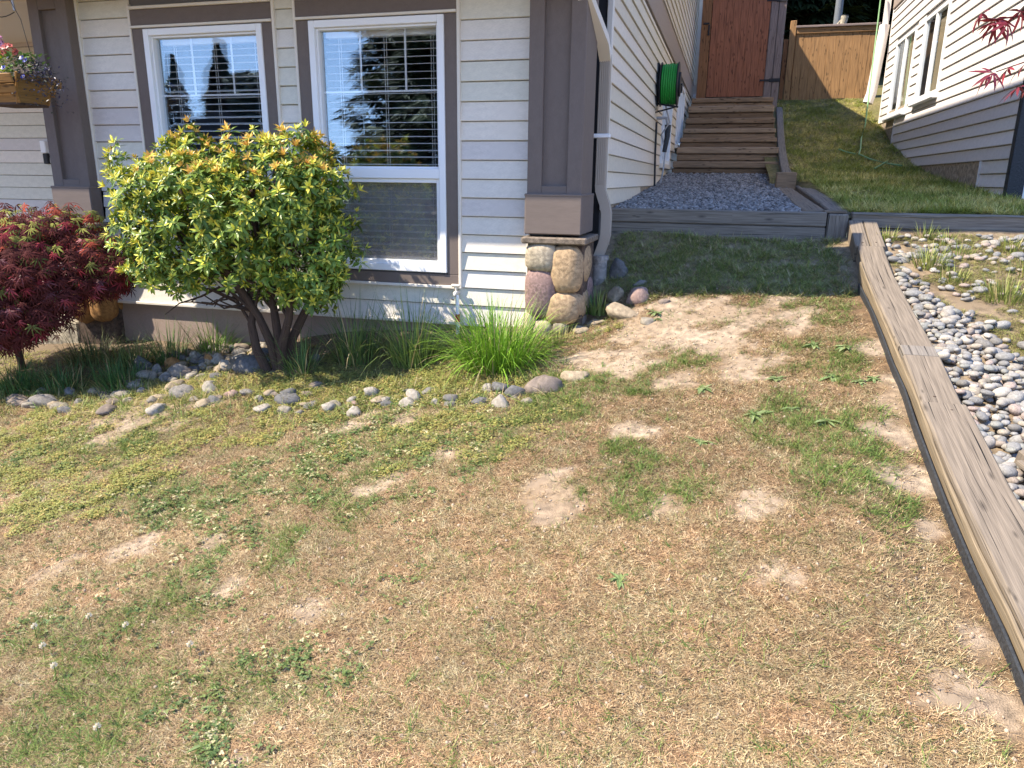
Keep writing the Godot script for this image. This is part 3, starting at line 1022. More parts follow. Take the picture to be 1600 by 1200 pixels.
# ---------------------------------------------------------------- the neighbour's house
func build_next_house() -> void:
	var h := thing("neighbour_house", "neighbouring house with pinkish white lapped siding on the right, its upper wall in sun", "house")
	# local x runs towards the viewer, from the far corner
	var X := Transform3D(Basis(Vector3(0, 0, 1), Vector3(0, 1, 0), Vector3(-1, 0, 0)), Vector3(NEXT, 0, -13.4))
	var far := [0.72, 1.94, 2.53, 3.57]
	var near := [2.40, 3.52, 2.585, 3.57]
	wall("side_wall", h, X, 0.0, 6.3, 1.35, 5.5, [far, near], M.inside)
	var s := node("side_siding", h)
	var y0 := 1.462
	siding(s, X, 5.54, 6.28, y0, y0 + LAP * 3, [], M.siding_next)
	siding(s, X, 1.32, 6.28, y0 + LAP * 3, y0 + LAP * 9, [], M.siding_next)
	siding(s, X, 0.1, 6.28, y0 + LAP * 9, 4.12, [[far[0] - 0.03, far[1] + 0.03, far[2] - 0.03, far[3] + 0.03], [near[0] - 0.03, near[1] + 0.03, near[2] - 0.03, near[3] + 0.03]], M.siding_next)
	siding(s, X, 0.1, 6.28, 4.42, 5.45, [], M.siding_next)
	var bb := MB.new()
	span(bb, Vector3(0.05, 4.13, -0.01), Vector3(6.3, 4.40, 0.026), 0.004)
	obj("belly_band", bb.done(), M.band, h, X)
	for q in [[5.52, 5.545, 1.44, y0 + LAP * 3], [1.30, 1.325, y0 + LAP * 3 - 0.01, y0 + LAP * 9], [0.08, 0.10, 2.48, 4.12]]:
		var m := MB.new()
		span(m, Vector3(q[0], q[2], -0.01), Vector3(q[1], q[3], 0.022), 0.003)
		obj("channel_strip", m.done(), M.siding_next, h, X)
	bar("foundation_wall", h, Vector3(NEXT - 0.004, 0.6, -13.42), Vector3(NEXT + 0.2, 2.62, -7.12), M.concrete)
	for q in [far, near]:
		var w := node("window", h)
		w.transform = X
		ring("frame", w, q[0], q[1], q[2], q[3], 0.05, -0.03, 0.022, M.white)
		bar("mullion", w, Vector3((q[0] + q[1]) / 2 - 0.03, q[2] + 0.05, -0.02), Vector3((q[0] + q[1]) / 2 + 0.03, q[3] - 0.05, 0.018), M.white)
		bar("pane", w, Vector3(q[0] + 0.04, q[2] + 0.04, -0.006), Vector3(q[1] - 0.04, q[3] - 0.04, -0.002), M.glass, 0.0)
		bar("sill", w, Vector3(q[0] - 0.04, q[2] - 0.05, -0.01), Vector3(q[1] + 0.04, q[2] - 0.002, 0.075), M.white, 0.01)
		bar("curtain", w, Vector3(lerpf(q[0], q[1], 0.5), q[2] + 0.03, -0.05), Vector3(q[1] - 0.03, q[3] - 0.03, -0.035), M.curtain)
	bar("room_shell", h, Vector3(NEXT + 1.2, 1.2, -13.4), Vector3(NEXT + 1.3, 5.5, -7.2), M.inside)
	bar("room_shell", h, Vector3(NEXT + 0.14, 5.3, -13.4), Vector3(NEXT + 1.2, 5.4, -7.2), M.inside)
	var ct := MB.new()
	span(ct, Vector3(NEXT - 0.03, 1.44, -7.10), Vector3(NEXT + 0.09, 5.48, -7.02), 0.004)
	obj("corner_board", ct.done(), M.plastic, h)
	# garage front, seen past the corner board
	wall("front_wall", h, Transform3D(Basis(), Vector3(0, 0, -7.09)), NEXT, 8.0, 1.2, 5.5, [], M.inside)
	bar("garage_door", h, Vector3(NEXT + 0.092, 1.47, -7.12), Vector3(NEXT + 2.6, 3.6, -7.05), M.white)
	for r in 4:
		for c in 4:
			bar("garage_panel", h, Vector3(NEXT + 0.18 + c * 0.62, 1.54 + r * 0.52, -7.049), Vector3(NEXT + 0.70 + c * 0.62, 1.94 + r * 0.52, -7.042), M.white, 0.006)
	bar("garage_threshold", h, Vector3(NEXT - 0.03, 1.40, -7.10), Vector3(NEXT + 2.7, 1.462, -6.98), M.concrete)
	var arc := MB.new()
	var pts := []
	for k in 9:
		var f := k / 8.0
		pts.append(Vector3(NEXT + 0.115 + f * 0.34, 1.555 + 0.05 * sin(f * PI) + 0.01 * f, -7.04))
	tube(arc, pts, 0.010, 0.010, 6)
	obj("red_strap", arc.done(), M.red, h)
	var rf := MB.new()
	span(rf, Vector3(NEXT - 0.3, 5.5, -14.0), Vector3(9, 5.62, -6.5), 0.0)
	rf.quad(Vector3(NEXT - 0.3, 5.63, -14.0), Vector3(9, 5.63, -14.0), Vector3(9, 7.2, -10.2), Vector3(NEXT - 0.3, 7.2, -10.2), Vector3(0, 0.9, -0.4))
	rf.quad(Vector3(NEXT - 0.3, 5.63, -6.5), Vector3(9, 5.63, -6.5), Vector3(9, 7.2, -10.2), Vector3(NEXT - 0.3, 7.2, -10.2), Vector3(0, 0.9, 0.4))
	obj("roof", rf.done(), M.roof, h)
	# downpipe on the far corner, with its foot
	var dp := MB.new()
	tube(dp, [Vector3(2.10, 5.48, -13.36), Vector3(2.10, 3.9, -13.36)], 0.055, 0.055, 4, true)
	tube(dp, [Vector3(2.095, 3.92, -13.36), Vector3(2.03, 2.95, -13.34), Vector3(1.99, 2.80, -13.32)], 0.075, 0.075, 12)
	obj("downpipe", dp.done(), M.siding_next, h)
	# tap low on the wall
	var tp := MB.new()
	tube(tp, [Vector3(NEXT, 1.93, -11.35), Vector3(NEXT - 0.10, 1.93, -11.35), Vector3(NEXT - 0.12, 1.87, -11.35)], 0.018, 0.016, 8)
	tube(tp, [Vector3(NEXT - 0.07, 1.93, -11.42), Vector3(NEXT - 0.07, 1.985, -11.28)], 0.02, 0.02, 6)
	obj("wall_tap", tp.done(), M.bark, h)


# ---------------------------------------------------------------- fence, gate, steps, timbers
func build_yard_wood() -> void:
	# cedar fence at the back
	var f := thing("cedar_fence", "orange-brown cedar board fence with a grey cap rail closing the back of the passage", "fence", Vector3(0, 0, -15.5))
	var x := 0.97
	while x < 2.32:
		bar("plank", f, Vector3(x, 2.90, -0.012 + R(-0.003, 0.003)), Vector3(x + 0.1365, 4.26, 0.010 + R(-0.003, 0.003)), M.fence, 0.004)
		x += 0.138
	bar("back_rail", f, Vector3(0.96, 2.95, -0.05), Vector3(2.36, 4.2, -0.02), M.gate_brown)
	bar("trim_rail", f, Vector3(0.96, 4.20, 0.014), Vector3(2.34, 4.29, 0.036), M.fence)
	bar("cap_rail", f, Vector3(0.95, 4.292, -0.06), Vector3(2.36, 4.33, 0.07), M.post_grey, 0.006)
	bar("post", f, Vector3(0.85, 2.8, -0.05), Vector3(0.955, 4.42, 0.05), M.fence, 0.006)
	bar("side_board", f, Vector3(0.765, 2.8, -0.02), Vector3(0.84, 4.12, 0.01), M.gate_brown, 0.004)
	# gate at the head of the steps
	var g := thing("garden_gate", "tall red-brown board gate at the top of the timber steps, taller than the fence", "gate", Vector3(0, 0, -14.75))
	x = -0.525
	for k in 8:
		bar("plank", g, Vector3(x, 3.07, -0.014 + R(-0.002, 0.002)), Vector3(x + 0.1215, 4.72, 0.012 + R(-0.002, 0.002)), M.gate_red, 0.004)
		x += 0.123
	bar("latch_post", g, Vector3(-0.70, 2.9, -0.06), Vector3(-0.535, 4.72, 0.02), M.gate_brown, 0.006)
	bar("latch", g, Vector3(-0.66, 4.28, 0.02), Vector3(-0.56, 4.31, 0.05), M.black)
	bar("latch_handle", g, Vector3(-0.575, 4.10, 0.02), Vector3(-0.548, 4.27, 0.05), M.black)
	bar("hinge_post", g, Vector3(0.462, 2.85, -0.08), Vector3(0.585, 4.76, 0.035), M.post_grey, 0.008)
	bar("hinge_post", g, Vector3(0.592, 2.85, -0.08), Vector3(0.715, 4.76, 0.030), M.post_grey, 0.008)
	for y in [3.33, 4.62]:
		var m := MB.new()
		m.quad(Vector3(0.46, y + 0.015, 0.042), Vector3(0.70, y + 0.03, 0.040), Vector3(0.70, y - 0.03, 0.040), Vector3(0.46, y - 0.015, 0.042), Vector3(0, 0, 1))
		span(m, Vector3(0.54, y - 0.03, 0.036), Vector3(0.72, y + 0.03, 0.05), 0.004)
		span(m, Vector3(0.38, y - 0.012, 0.036), Vector3(0.54, y + 0.018, 0.048), 0.003)
		obj("hinge", m.done(), M.black, g)
	# steps: one timber per riser
	var st := thing("timber_steps", "weathered timber steps climbing from the gravel landing to the red gate", "steps")
	var ys := [1.655, 1.86, 2.055, 2.215, 2.375, 2.565, 2.80, 2.985]
	for k in 7:
		var z := -10.45 - k * 0.58
		var half: float = lerpf(ys[k], ys[k + 1], 0.52)
		bar("step_timber", st, Vector3(-0.74 + R(-0.01, 0.01), half + 0.004, z - 0.17), Vector3(0.615, ys[k + 1] - R(0.0, 0.012), z + R(-0.006, 0.012)), [M.stair, M.stair_light, M.stair, M.stair_light, M.stair, M.stair_light, M.stair][k], 0.012)
		bar("step_timber", st, Vector3(-0.74 + R(-0.01, 0.01), ys[k] + 0.012, z - 0.17), Vector3(0.612, half - R(0.002, 0.008), z - R(0.004, 0.02)), [M.stair_dark, M.stair, M.stair_dark, M.stair, M.stair_dark, M.stair_dark, M.stair][k], 0.012)
		bar("step_shadow_strip", st, Vector3(-0.73, ys[k] - 0.12, z - 0.16), Vector3(0.60, ys[k] + 0.014, z - 0.045), M.mortar)  # dark strip stands in for the shadow line between step timbers
		bar("tread", st, Vector3(-0.73, ys[k + 1] - 0.20, z - 0.60), Vector3(0.60, ys[k + 1] - 0.012, z - 0.172), M.soil if k == 9 else M.stair, 0.006)
	# side timber of the steps
	var kb := thing("step_side_timber", "grey timber edging along the right side of the steps, up to the gate post", "timber")
	var b := MB.new()
	var pts := []
	for k in 7:
		var z := -8.75 - k * 0.95
		pts.append(Vector3(0.615 + 0.022 * k, bank(0.66, z) + 0.06, z))
	beam(b, pts, 0.10, 0.16)
	obj("beam", b.done(), M.timber_grey, kb)
	var blk := thing("timber_block", "dark squared timber block at the lower right corner of the steps, on the gravel edge", "timber", Vector3(0.585, 1.60, -8.62))
	obj("block", box_mesh(Vector3(0.20, 0.20, 0.16), 0.008), M.stair, blk)
	# flat boards along the right edge of the gravel
	var e1 := thing("brown_edge_board", "flat brown board along the right edge of the grey gravel", "board")
	b = MB.new()
	beam(b, [Vector3(0.57, gravel_y(-8.5) + 0.02, -8.5), Vector3(0.58, gravel_y(-7.0) + 0.02, -7.0), Vector3(0.60, gravel_y(-5.7) + 0.018, -5.69)], 0.16, 0.12)
	obj("beam", b.done(), M.timber, e1)
	var e2 := thing("grey_edge_timber", "grey split timber between the brown edge board and the grass slope", "timber")
	b = MB.new()
	beam(b, [Vector3(0.755, gravel_y(-8.6) + 0.04, -8.6), Vector3(0.765, gravel_y(-7.0) + 0.035, -7.0), Vector3(0.785, gravel_y(-5.7) + 0.01, -5.75)], 0.14, 0.14, 0.01, Vector2(0.7, 0.3))
	obj("beam", b.done(), M.timber_grey, e2)
	# retaining wall in front of the gravel
	var rw := thing("retaining_wall", "dark weathered timber retaining wall holding the gravel landing, in shade", "wall", Vector3(0, 0, -5.6))
	bar("timber", rw, Vector3(-0.90, 1.302, -0.09), Vector3(0.672, 1.402, 0.012), M.timber_grey, 0.008)
	bar("timber", rw, Vector3(-0.90, 1.198, -0.09), Vector3(0.674, 1.298, 0.006), M.timber_grey, 0.008)
	bar("timber", rw, Vector3(-0.90, 1.05, -0.09), Vector3(0.674, 1.194, 0.002), M.timber_grey, 0.008)
	bar("end_block", rw, Vector3(0.680, 1.05, -0.12), Vector3(0.812, 1.392, 0.008), M.timber_grey, 0.01)
	bar("end_cap", rw, Vector3(0.655, 1.396, -0.15), Vector3(0.80, 1.412, -0.01), M.timber, 0.004)
	var rb := thing("bed_retaining_wall", "low grey timber wall behind the pebble bed, below the grass slope", "wall", Vector3(0, 0, -5.62))
	bar("timber", rb, Vector3(0.835, 1.30, -0.09), Vector3(2.02, 1.404, 0.012), M.timber_grey, 0.008)
	bar("timber", rb, Vector3(0.835, 1.16, -0.09), Vector3(2.6, 1.297, 0.004), M.timber_grey, 0.008)
	bar("timber", rb, Vector3(2.03, 1.28, -0.10), Vector3(3.4, 1.380, 0.0), M.stair, 0.008)
	# long timber edging beside the lawn
	var lt := thing("long_timber_edging", "long weathered timber edging running down the slope between lawn and river pebbles", "timber edging")
	for s in [-1.0, 1.0]:
		b = MB.new()
		beam(b, [Vector3(0.90 + s * 0.046, 1.352, -5.58), Vector3(0.90 + s * 0.046, 1.214, -5.17)], 0.086, 0.11, 0.005, Vector2(R(0, 1), R(0, 1)))
		obj("short_board", b.done(), M.timber, lt)
	b = MB.new()
	beam(b, [Vector3(0.900, 1.214, -5.165), Vector3(0.896, 1.09, -4.75), Vector3(0.890, 0.985, -4.20), Vector3(0.888, 0.885, -3.66)], 0.150, 0.15, 0.007)
	obj("beam", b.done(), M.timber, lt)
	b = MB.new()
	beam(b, [Vector3(0.888, 0.888, -3.655), Vector3(0.888, 0.866, -3.555)], 0.142, 0.10, 0.004, Vector2(0.4, 0.2))
	obj("short_block", b.done(), M.timber_grey, lt)
	b = MB.new()
	beam(b, [Vector3(0.888, 0.866, -3.55), Vector3(0.887, 0.762, -3.152)], 0.150, 0.15, 0.007, Vector2(1.1, 0.3))
	obj("beam", b.done(), M.timber, lt)
	b = MB.new()
	beam(b, [Vector3(0.892, 0.764, -3.148), Vector3(0.895, 0.640, -2.60), Vector3(0.897, 0.570, -2.20), Vector3(0.899, 0.515, -1.90), Vector3(0.90, 0.36, -1.15)], 0.168, 0.15, 0.007, Vector2(0.2, 0.6))
	obj("beam", b.done(), M.timber, lt)
	b = MB.new()
	beam(b, [Vector3(0.897, 0.355, -1.145), Vector3(0.9, -0.08, 1.0), Vector3(0.9, -0.5, 4.0)], 0.185, 0.15, 0.007)
	obj("beam", b.done(), M.timber, lt)
	for q in [[0.852, -5.50], [0.948, -5.49], [0.86, -5.22], [0.94, -5.23], [0.86, -3.70], [0.92, -3.70], [0.87, -3.20], [0.91, -3.10], [0.88, -2.2]]:
		var sc := MB.new()
		disc(sc, Vector3(q[0], timber_top(q[1]) + 0.001, q[1]), Vector3.UP, 0.006, 0.004, 8)
		obj("screw", sc.done(), M.bark, lt)
	# paler sawn face towards the lawn
	b = MB.new()
	pts = []
	for k in 14:
		var z := -4.9 + k * 0.29
		pts.append(Vector3(0.811 if z < -3.15 else 0.803, timber_top(z) - 0.012, z))
	beam(b, pts, 0.012, 0.10, 0.003)
	obj("sawn_face", b.done(), M.timber_fresh, lt)
	# black plastic edging at its foot
	b = MB.new()
	pts = []
	for k in 15:
		var z := -4.75 + k * 0.28
		pts.append(Vector3(0.793 if z < -3.3 else 0.784, clampf(lawn(0.76, z) + 0.045, timber_top(z) - 0.10, timber_top(z) - 0.035), z))
	beam(b, pts, 0.010, 0.12, 0.004)
	var pl := obj("plastic_edging", b.done(), M.plastic, self)
	tag(pl, "black plastic edging strip between lawn and the long timber", "edging")
	# loose stake among the pebbles
	var sk := thing("wooden_stake", "short weathered wooden stake lying among pebbles beside the long timber", "stake", Vector3(1.10, bed(1.1, -2.80) + 0.045, -2.80))
	obj("block", box_mesh(Vector3(0.10, 0.075, 0.055), 0.004), M.timber, sk, Transform3D(Basis.from_euler(Vector3(0.3, 0.5, 0.12)), Vector3()))
	obj("flat_piece", box_mesh(Vector3(0.05, 0.02, 0.22), 0.003), M.timber, sk, Transform3D(Basis.from_euler(Vector3(0.2, 0.35, 0.0)), Vector3(-0.005, -0.02, 0.13)))


# ---------------------------------------------------------------- plants
# one leaf: folded along its midrib and bent by droop
func leaf(m: MB, base: Vector3, dir: Vector3, up: Vector3, ln: float, wd: float, droop: float, fold := 0.25, steps := 3) -> void:
	var side := dir.cross(up).normalized()
	var nn := side.cross(dir).normalized()
	var p := base
	var d := dir
	var mid := [base]
	var lft := [base]
	var rgt := [base]
	for k in steps:
		d = (d - Vector3.UP * droop / steps).normalized()
		p += d * ln / steps
		var f := float(k + 1) / steps
		var w := wd * 0.5 * sin(PI * pow(f, 0.8) * 0.98 + 0.02) if k < steps - 1 else 0.0
		mid.append(p)
		lft.append(p + side * w + nn * w * fold)
		rgt.append(p - side * w + nn * w * fold)
	for k in steps:
		for q in [lft, rgt]:
			var a: Vector3 = mid[k]
			var b: Vector3 = mid[k + 1]
			var e: Vector3 = q[k + 1]
			var g: Vector3 = q[k]
			var no := (b - a).cross((e if k < steps - 1 else g) - a).normalized()
			if no.dot(nn) < 0: no = -no
			if k == 0: m.tri(a, b, e, no, no, no)
			elif k == steps - 1: m.tri(a, b, g, no, no, no)
			else: m.quad(a, b, e, g, no)


func blade(m: MB, base: Vector3, dir: Vector3, ln: float, wd: float, droop: float, steps := 3) -> void:
	var side := dir.cross(Vector3.UP)
	if side.length() < 0.05: side = Vector3.RIGHT.rotated(Vector3.UP, R(0, TAU))
	side = side.normalized()
	var p := base
	var d := dir
	var a := base - side * wd * 0.5
	var b := base + side * wd * 0.5
	for k in steps:
		d = (d - Vector3.UP * droop / steps).normalized()
		var q := p + d * ln / steps
		var w := wd * 0.5 * (1.0 - pow(float(k + 1) / steps, 1.6))
		var no := side.cross(d).normalized()
		if no.y < 0: no = -no
		if k == steps - 1:
			m.tri(a, b, q, no, no, no)
		else:
			var e := q - side * w
			var g := q + side * w
			m.quad(a, b, g, e, no)
			a = e
			b = g
		p = q


func orient(up: Vector3, spin: float) -> Basis:
	var ref := Vector3.RIGHT if absf(up.dot(Vector3.RIGHT)) < 0.9 else Vector3.BACK
	var x := up.cross(ref).normalized()
	return Basis(x, up, x.cross(up)).rotated(up, spin)


# a whorl of leathery leaves, the young ones standing in its middle
func whorl(old: int, young: int, tip: float, sd: int) -> ArrayMesh:
	rng.seed = 4000 + sd
	var m := MB.new()
	for k in old:
		var an := TAU * k / maxf(1, old) + R(-0.25, 0.25)
		var el := R(-0.55, 0.65)
		var d := Vector3(cos(an) * cos(el), sin(el), sin(an) * cos(el))
		m.col = Color(0.07, 0.14, 0.022).lerp(Color(0.30, 0.37, 0.055), R(0, 1) * R(0.3, 1))
		leaf(m, d * 0.006 - Vector3.UP * R(0, 0.03), d, Vector3.UP, R(0.044, 0.068), R(0.017, 0.023), R(0.25, 0.8))
	for k in young:
		var an := TAU * k / maxf(1, young) + R(-0.4, 0.4)
		var el := R(0.45, 1.25)
		var d := Vector3(cos(an) * cos(el), sin(el), sin(an) * cos(el))
		m.col = Color(0.64, 0.65, 0.085).lerp(Color(0.68, 0.36, 0.10), clampf(tip + R(-0.25, 0.25), 0, 1))
		leaf(m, d * 0.004, d, Vector3.UP, R(0.032, 0.054), R(0.011, 0.016), R(0.1, 0.6))
	return m.done()


func build_bush() -> void:
	var base := Vector3(-2.66, lawn(-2.66, -3.95), -3.95)
	var t := thing("evergreen_shrub", "round evergreen shrub with yellow and orange new leaves in front of the windows", "shrub", base)
	# lumps of the crown: photo-independent centres in metres from the foot, with radii
	var lump := []
	for r in "-0.66,1.23,.1,.27 -0.70,.81,.1,.23 -0.34,1.29,.0,.29 -0.02,1.30,.0,.27 .20,1.09,.05,.29 .24,.72,.0,.26 -0.09,.80,.05,.33 -0.41,.80,.15,.29 -0.53,.58,.1,.15 .33,.56,.0,.18 -0.75,1.10,.0,.19 .07,1.40,-.05,.20 -0.45,1.35,-.05,.2 -0.25,1.05,.25,.30 .05,1.0,.22,.25 -0.5,1.0,.22,.25 -.2,1.2,-.25,.3 .1,.9,-.25,.28 -.5,.95,-.2,.28 .36,.95,-.05,.15 .10,.62,-.05,.24 .36,.60,.05,.20 -.70,.62,.1,.20 -.2,.70,-.15,.25 .40,.75,.0,.2 -.45,.68,-.1,.2 .2,.5,-.1,.18 .30,1.22,.0,.20 .28,1.38,.0,.17 .42,1.15,.0,.16".split(" "):
		var q := nums(r)
		lump.append([Vector3(q[0], q[1] if q[1] < 1.0 else 1.0 + (q[1] - 1.0) * 0.78, q[2]), q[3]])
	# stems
	rng.seed = 77
	var stems := [[Vector3(0.02, -0.08, 0), Vector3(-0.01, 0.15, 0.02), Vector3(-0.08, 0.33, 0.03), Vector3(-0.22, 0.55, 0.04), Vector3(-0.40, 0.80, 0.05), Vector3(-0.55, 1.1, 0.05)],
		[Vector3(0.03, -0.08, 0), Vector3(0.03, 0.18, 0.0), Vector3(0.0, 0.36, -0.02), Vector3(-0.05, 0.6, -0.05), Vector3(-0.1, 1.0, 0.0), Vector3(0.0, 1.25, 0)],
		[Vector3(0.05, -0.08, 0.01), Vector3(0.07, 0.15, 0.03), Vector3(0.14, 0.33, 0.04), Vector3(0.17, 0.5, 0.05), Vector3(0.2, 0.8, 0.05), Vector3(0.2, 1.1, 0.05)],
		[Vector3(-0.02, -0.08, 0.03), Vector3(-0.10, 0.12, 0.05), Vector3(-0.13, 0.28, 0.04), Vector3(-0.12, 0.42, 0.0), Vector3(-0.25, 0.62, -0.05), Vector3(-0.5, 0.85, -0.08)],
		[Vector3(0.04, 0.02, -0.02), Vector3(0.10, 0.2, -0.06), Vector3(0.22, 0.42, -0.08), Vector3(0.30, 0.62, -0.08), Vector3(0.32, 0.85, -0.08), Vector3(0.3, 0.95, -0.05)]]
	for s in stems:
		var m := MB.new()
		tube(m, s, 0.034, 0.010, 9)
		obj("stem", m.done(), M.bark, t)
	for k in 26:
		var s: Array = stems[k % 5]
		var a: Vector3 = s[2 + k % 3]
		var l = lump[k % lump.size()]
		var b: Vector3 = l[0] + Vector3(R(-0.1, 0.1), R(-0.15, 0.05), R(-0.1, 0.1))
		var m := MB.new()
		var mid := a.lerp(b, 0.5) + Vector3(R(-0.06, 0.06), R(-0.08, 0.03), R(-0.06, 0.06))
		tube(m, [a, a.lerp(mid, 0.5) + Vector3(R(-.02, .02), R(-.03, .02), 0), mid, mid.lerp(b, 0.5) + Vector3(R(-.02, .02), R(-.02, .03), 0), b], 0.011, 0.004, 6)
		obj("branch", m.done(), M.bark, t)
	# bare low twigs on the left
	for k in 9:
		var a := Vector3(-0.10 - 0.03 * k, 0.34 + 0.02 * k, 0.03)
		var b := Vector3(R(-0.7, -0.3), R(0.30, 0.55), R(-0.1, 0.2))
		var m := MB.new()
		tube(m, [a, a.lerp(b, 0.35) + Vector3(0, R(-0.05, 0.05), 0), a.lerp(b, 0.7) + Vector3(0, R(-0.06, 0.06), 0.02), b], 0.008, 0.003, 5)
		obj("branch", m.done(), M.bark, t)
	var kinds := []
	for k in 4: kinds.append(whorl(11, 3, 0.1, k))
	for k in 4: kinds.append(whorl(9, 8, 0.15, 10 + k))
	for k in 3: kinds.append(whorl(7, 11, 0.75, 20 + k))
	rng.seed = 78
	var spots := []
	for l in lump:
		var c: Vector3 = l[0]
		var r: float = l[1]
		for k in int(2300 * r * r):
			var d := Vector3(rng.randfn(), rng.randfn(), rng.randfn()).normalized()
			if d.y < -0.75: continue
			var p := c + d * r * (R(0.62, 1.08) + 0.40 * lumps.get_noise_3dv((c + d * r) * 5.0) + (R(0.05, 0.35) if R(0, 1) < 0.06 else 0.0)) * Vector3(1, 0.95, 1.1)
			var deep := 9.0
			for o in lump:
				if o != l: deep = minf(deep, p.distance_to(o[0]) / o[1])
			if deep < 0.62: continue
			var cap := 1.33 + 0.30 * fine.get_noise_2d(p.x * 3.0, p.z * 3.0 + 7.0) + (0.13 if absf(p.x - 0.26) < 0.12 else 0.0) + (0.07 if absf(p.x + 0.55) < 0.1 else 0.0)
			if p.y > cap: continue
			spots.append([p, (d * 0.8 + Vector3.UP * 0.55 + Vector3(R(-.3, .3), R(-.2, .3), R(-.3, .3))).normalized(), p.y + 0.9 * p.z + R(-0.1, 0.1)])
	spots.sort_custom(func(a, b): return a[2] > b[2])
	var xs := [[], [], [], [], [], [], [], [], [], [], []]
	var cs := [[], [], [], [], [], [], [], [], [], [], []]
	for i in spots.size():
		var p: Vector3 = spots[i][0]
		var high := clampf((p.y - 0.75) / 0.75, 0, 1)
		var out: float = spots[i][1].y
		var q := high * 0.75 + out * 0.25 + R(-0.28, 0.42)
		var k := rng.randi_range(0, 3) if q < 0.40 else (4 + rng.randi_range(0, 3) if q < 1.0 else 8 + rng.randi_range(0, 2))
		if p.y > 1.2 and R(0, 1) < 0.24: k = 8 + rng.randi_range(0, 2)
		var sc := R(0.6, 1.15)
		var xf := Transform3D(orient(spots[i][1], R(0, TAU)).scaled_local(Vector3.ONE * sc), p)
		if i < 300:
			obj("leaf_whorl", kinds[k], M.leaf, t, xf)
		else:
			xs[k].append(xf)
			var g := R(0.7, 1.25)
			cs[k].append(Color(g, g, g * R(0.8, 1.1)))
	for k in 11:
		if xs[k].size(): scatter("foliage", kinds[k], M.leaf, xs[k], cs[k], t)


func lace_leaf(sd: int) -> ArrayMesh:
	rng.seed = 5000 + sd
	var m := MB.new()
	for k in 7:
		var an := lerpf(-1.9, 1.9, k / 6.0) + R(-0.08, 0.08)
		var d := Vector3(sin(an), R(-0.25, 0.1), cos(an)).normalized()
		leaf(m, Vector3(), d, Vector3.UP, (0.062 if k > 0 and k < 6 else 0.036) * R(0.8, 1.15), R(0.007, 0.011), R(0.3, 0.8), 0.15)
	return m.done()


func build_maple() -> void:
	var base := Vector3(-4.26, lawn(-4.26, -3.85) + 0.05, -3.85)
	var t := thing("laceleaf_maple", "low weeping laceleaf maple with dark red leaves at the left edge", "maple", base)
	var lump := []
	for r in "0.36,.86,.0,.24 .50,.78,-.02,.2 .12,1.0,.0,.28 -.05,.80,.2,.32 .22,.66,.15,.26 -.2,.58,.2,.28 -.10,.42,.22,.24 -.40,.42,.25,.26 .16,.50,.2,.2 -.45,.95,.0,.35 -.5,.6,.1,.35 -.75,.7,.0,.35 .45,.66,.0,.17 .15,.80,.3,.22 -.62,.36,.2,.26 -.15,.34,.15,.18 -.42,.30,.25,.24 .02,.95,.2,.2".split(" "):
		var q := nums(r)
		lump.append([Vector3(q[0], q[1], q[2]), q[3]])
	rng.seed = 91
	for k in 7:
		var m := MB.new()
		var l = lump[k]
		tube(m, [Vector3(-0.60, -0.05, -0.2), Vector3(-0.62 + R(-.05, .05), 0.3, -0.2), Vector3(R(-.6, -.3), 0.6, -0.12), l[0] * 0.8 + Vector3(0, 0.15, 0), l[0]], 0.024, 0.005, 7)
		obj("stem", m.done(), M.bark, t)
	var kinds := []
	for k in 4: kinds.append(lace_leaf(k))
	rng.seed = 92
	var xs := [[], [], [], []]
	var cs := [[], [], [], []]
	var made := 0
	for l in lump:
		for k in int(5600 * l[1] * l[1]):
			var d := Vector3(rng.randfn(), rng.randfn(), rng.randfn()).normalized()
			var p: Vector3 = l[0] + d * l[1] * (R(0.35, 1.0) + 0.22 * lumps.get_noise_3dv(d * 2.5 + l[0] * 3.0) + (0.2 if R(0, 1) < 0.12 else 0.0)) * Vector3(1.1, 0.62, 1.05)
			var up := (Vector3(d.x * 0.7, 0.55 + 0.3 * d.y, d.z * 0.7 + 0.35) + Vector3(R(-.3, .3), R(-.2, .2), R(-.3, .3))).normalized()
			var out := Vector3(d.x, -0.8, d.z + 0.3)
			out = (out - up * out.dot(up)).normalized()
			var xf := Transform3D(Basis(up.cross(out), up, out).scaled_local(Vector3.ONE * R(0.75, 1.2)), p)
			var g := R(0.6, 1.5)
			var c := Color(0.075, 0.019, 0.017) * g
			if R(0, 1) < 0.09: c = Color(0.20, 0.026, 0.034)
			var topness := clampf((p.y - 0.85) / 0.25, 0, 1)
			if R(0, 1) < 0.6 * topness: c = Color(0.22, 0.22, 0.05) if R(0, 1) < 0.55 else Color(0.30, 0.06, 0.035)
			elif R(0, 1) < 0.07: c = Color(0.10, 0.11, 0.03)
			var kk := rng.randi_range(0, 3)
			if p.z > l[0].z + 0.1 and made < 240 and R(0, 1) < 0.16:
				made += 1
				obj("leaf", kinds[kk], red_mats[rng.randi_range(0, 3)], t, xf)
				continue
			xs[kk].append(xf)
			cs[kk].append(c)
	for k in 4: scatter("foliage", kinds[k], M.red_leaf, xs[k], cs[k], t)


var red_mats := []


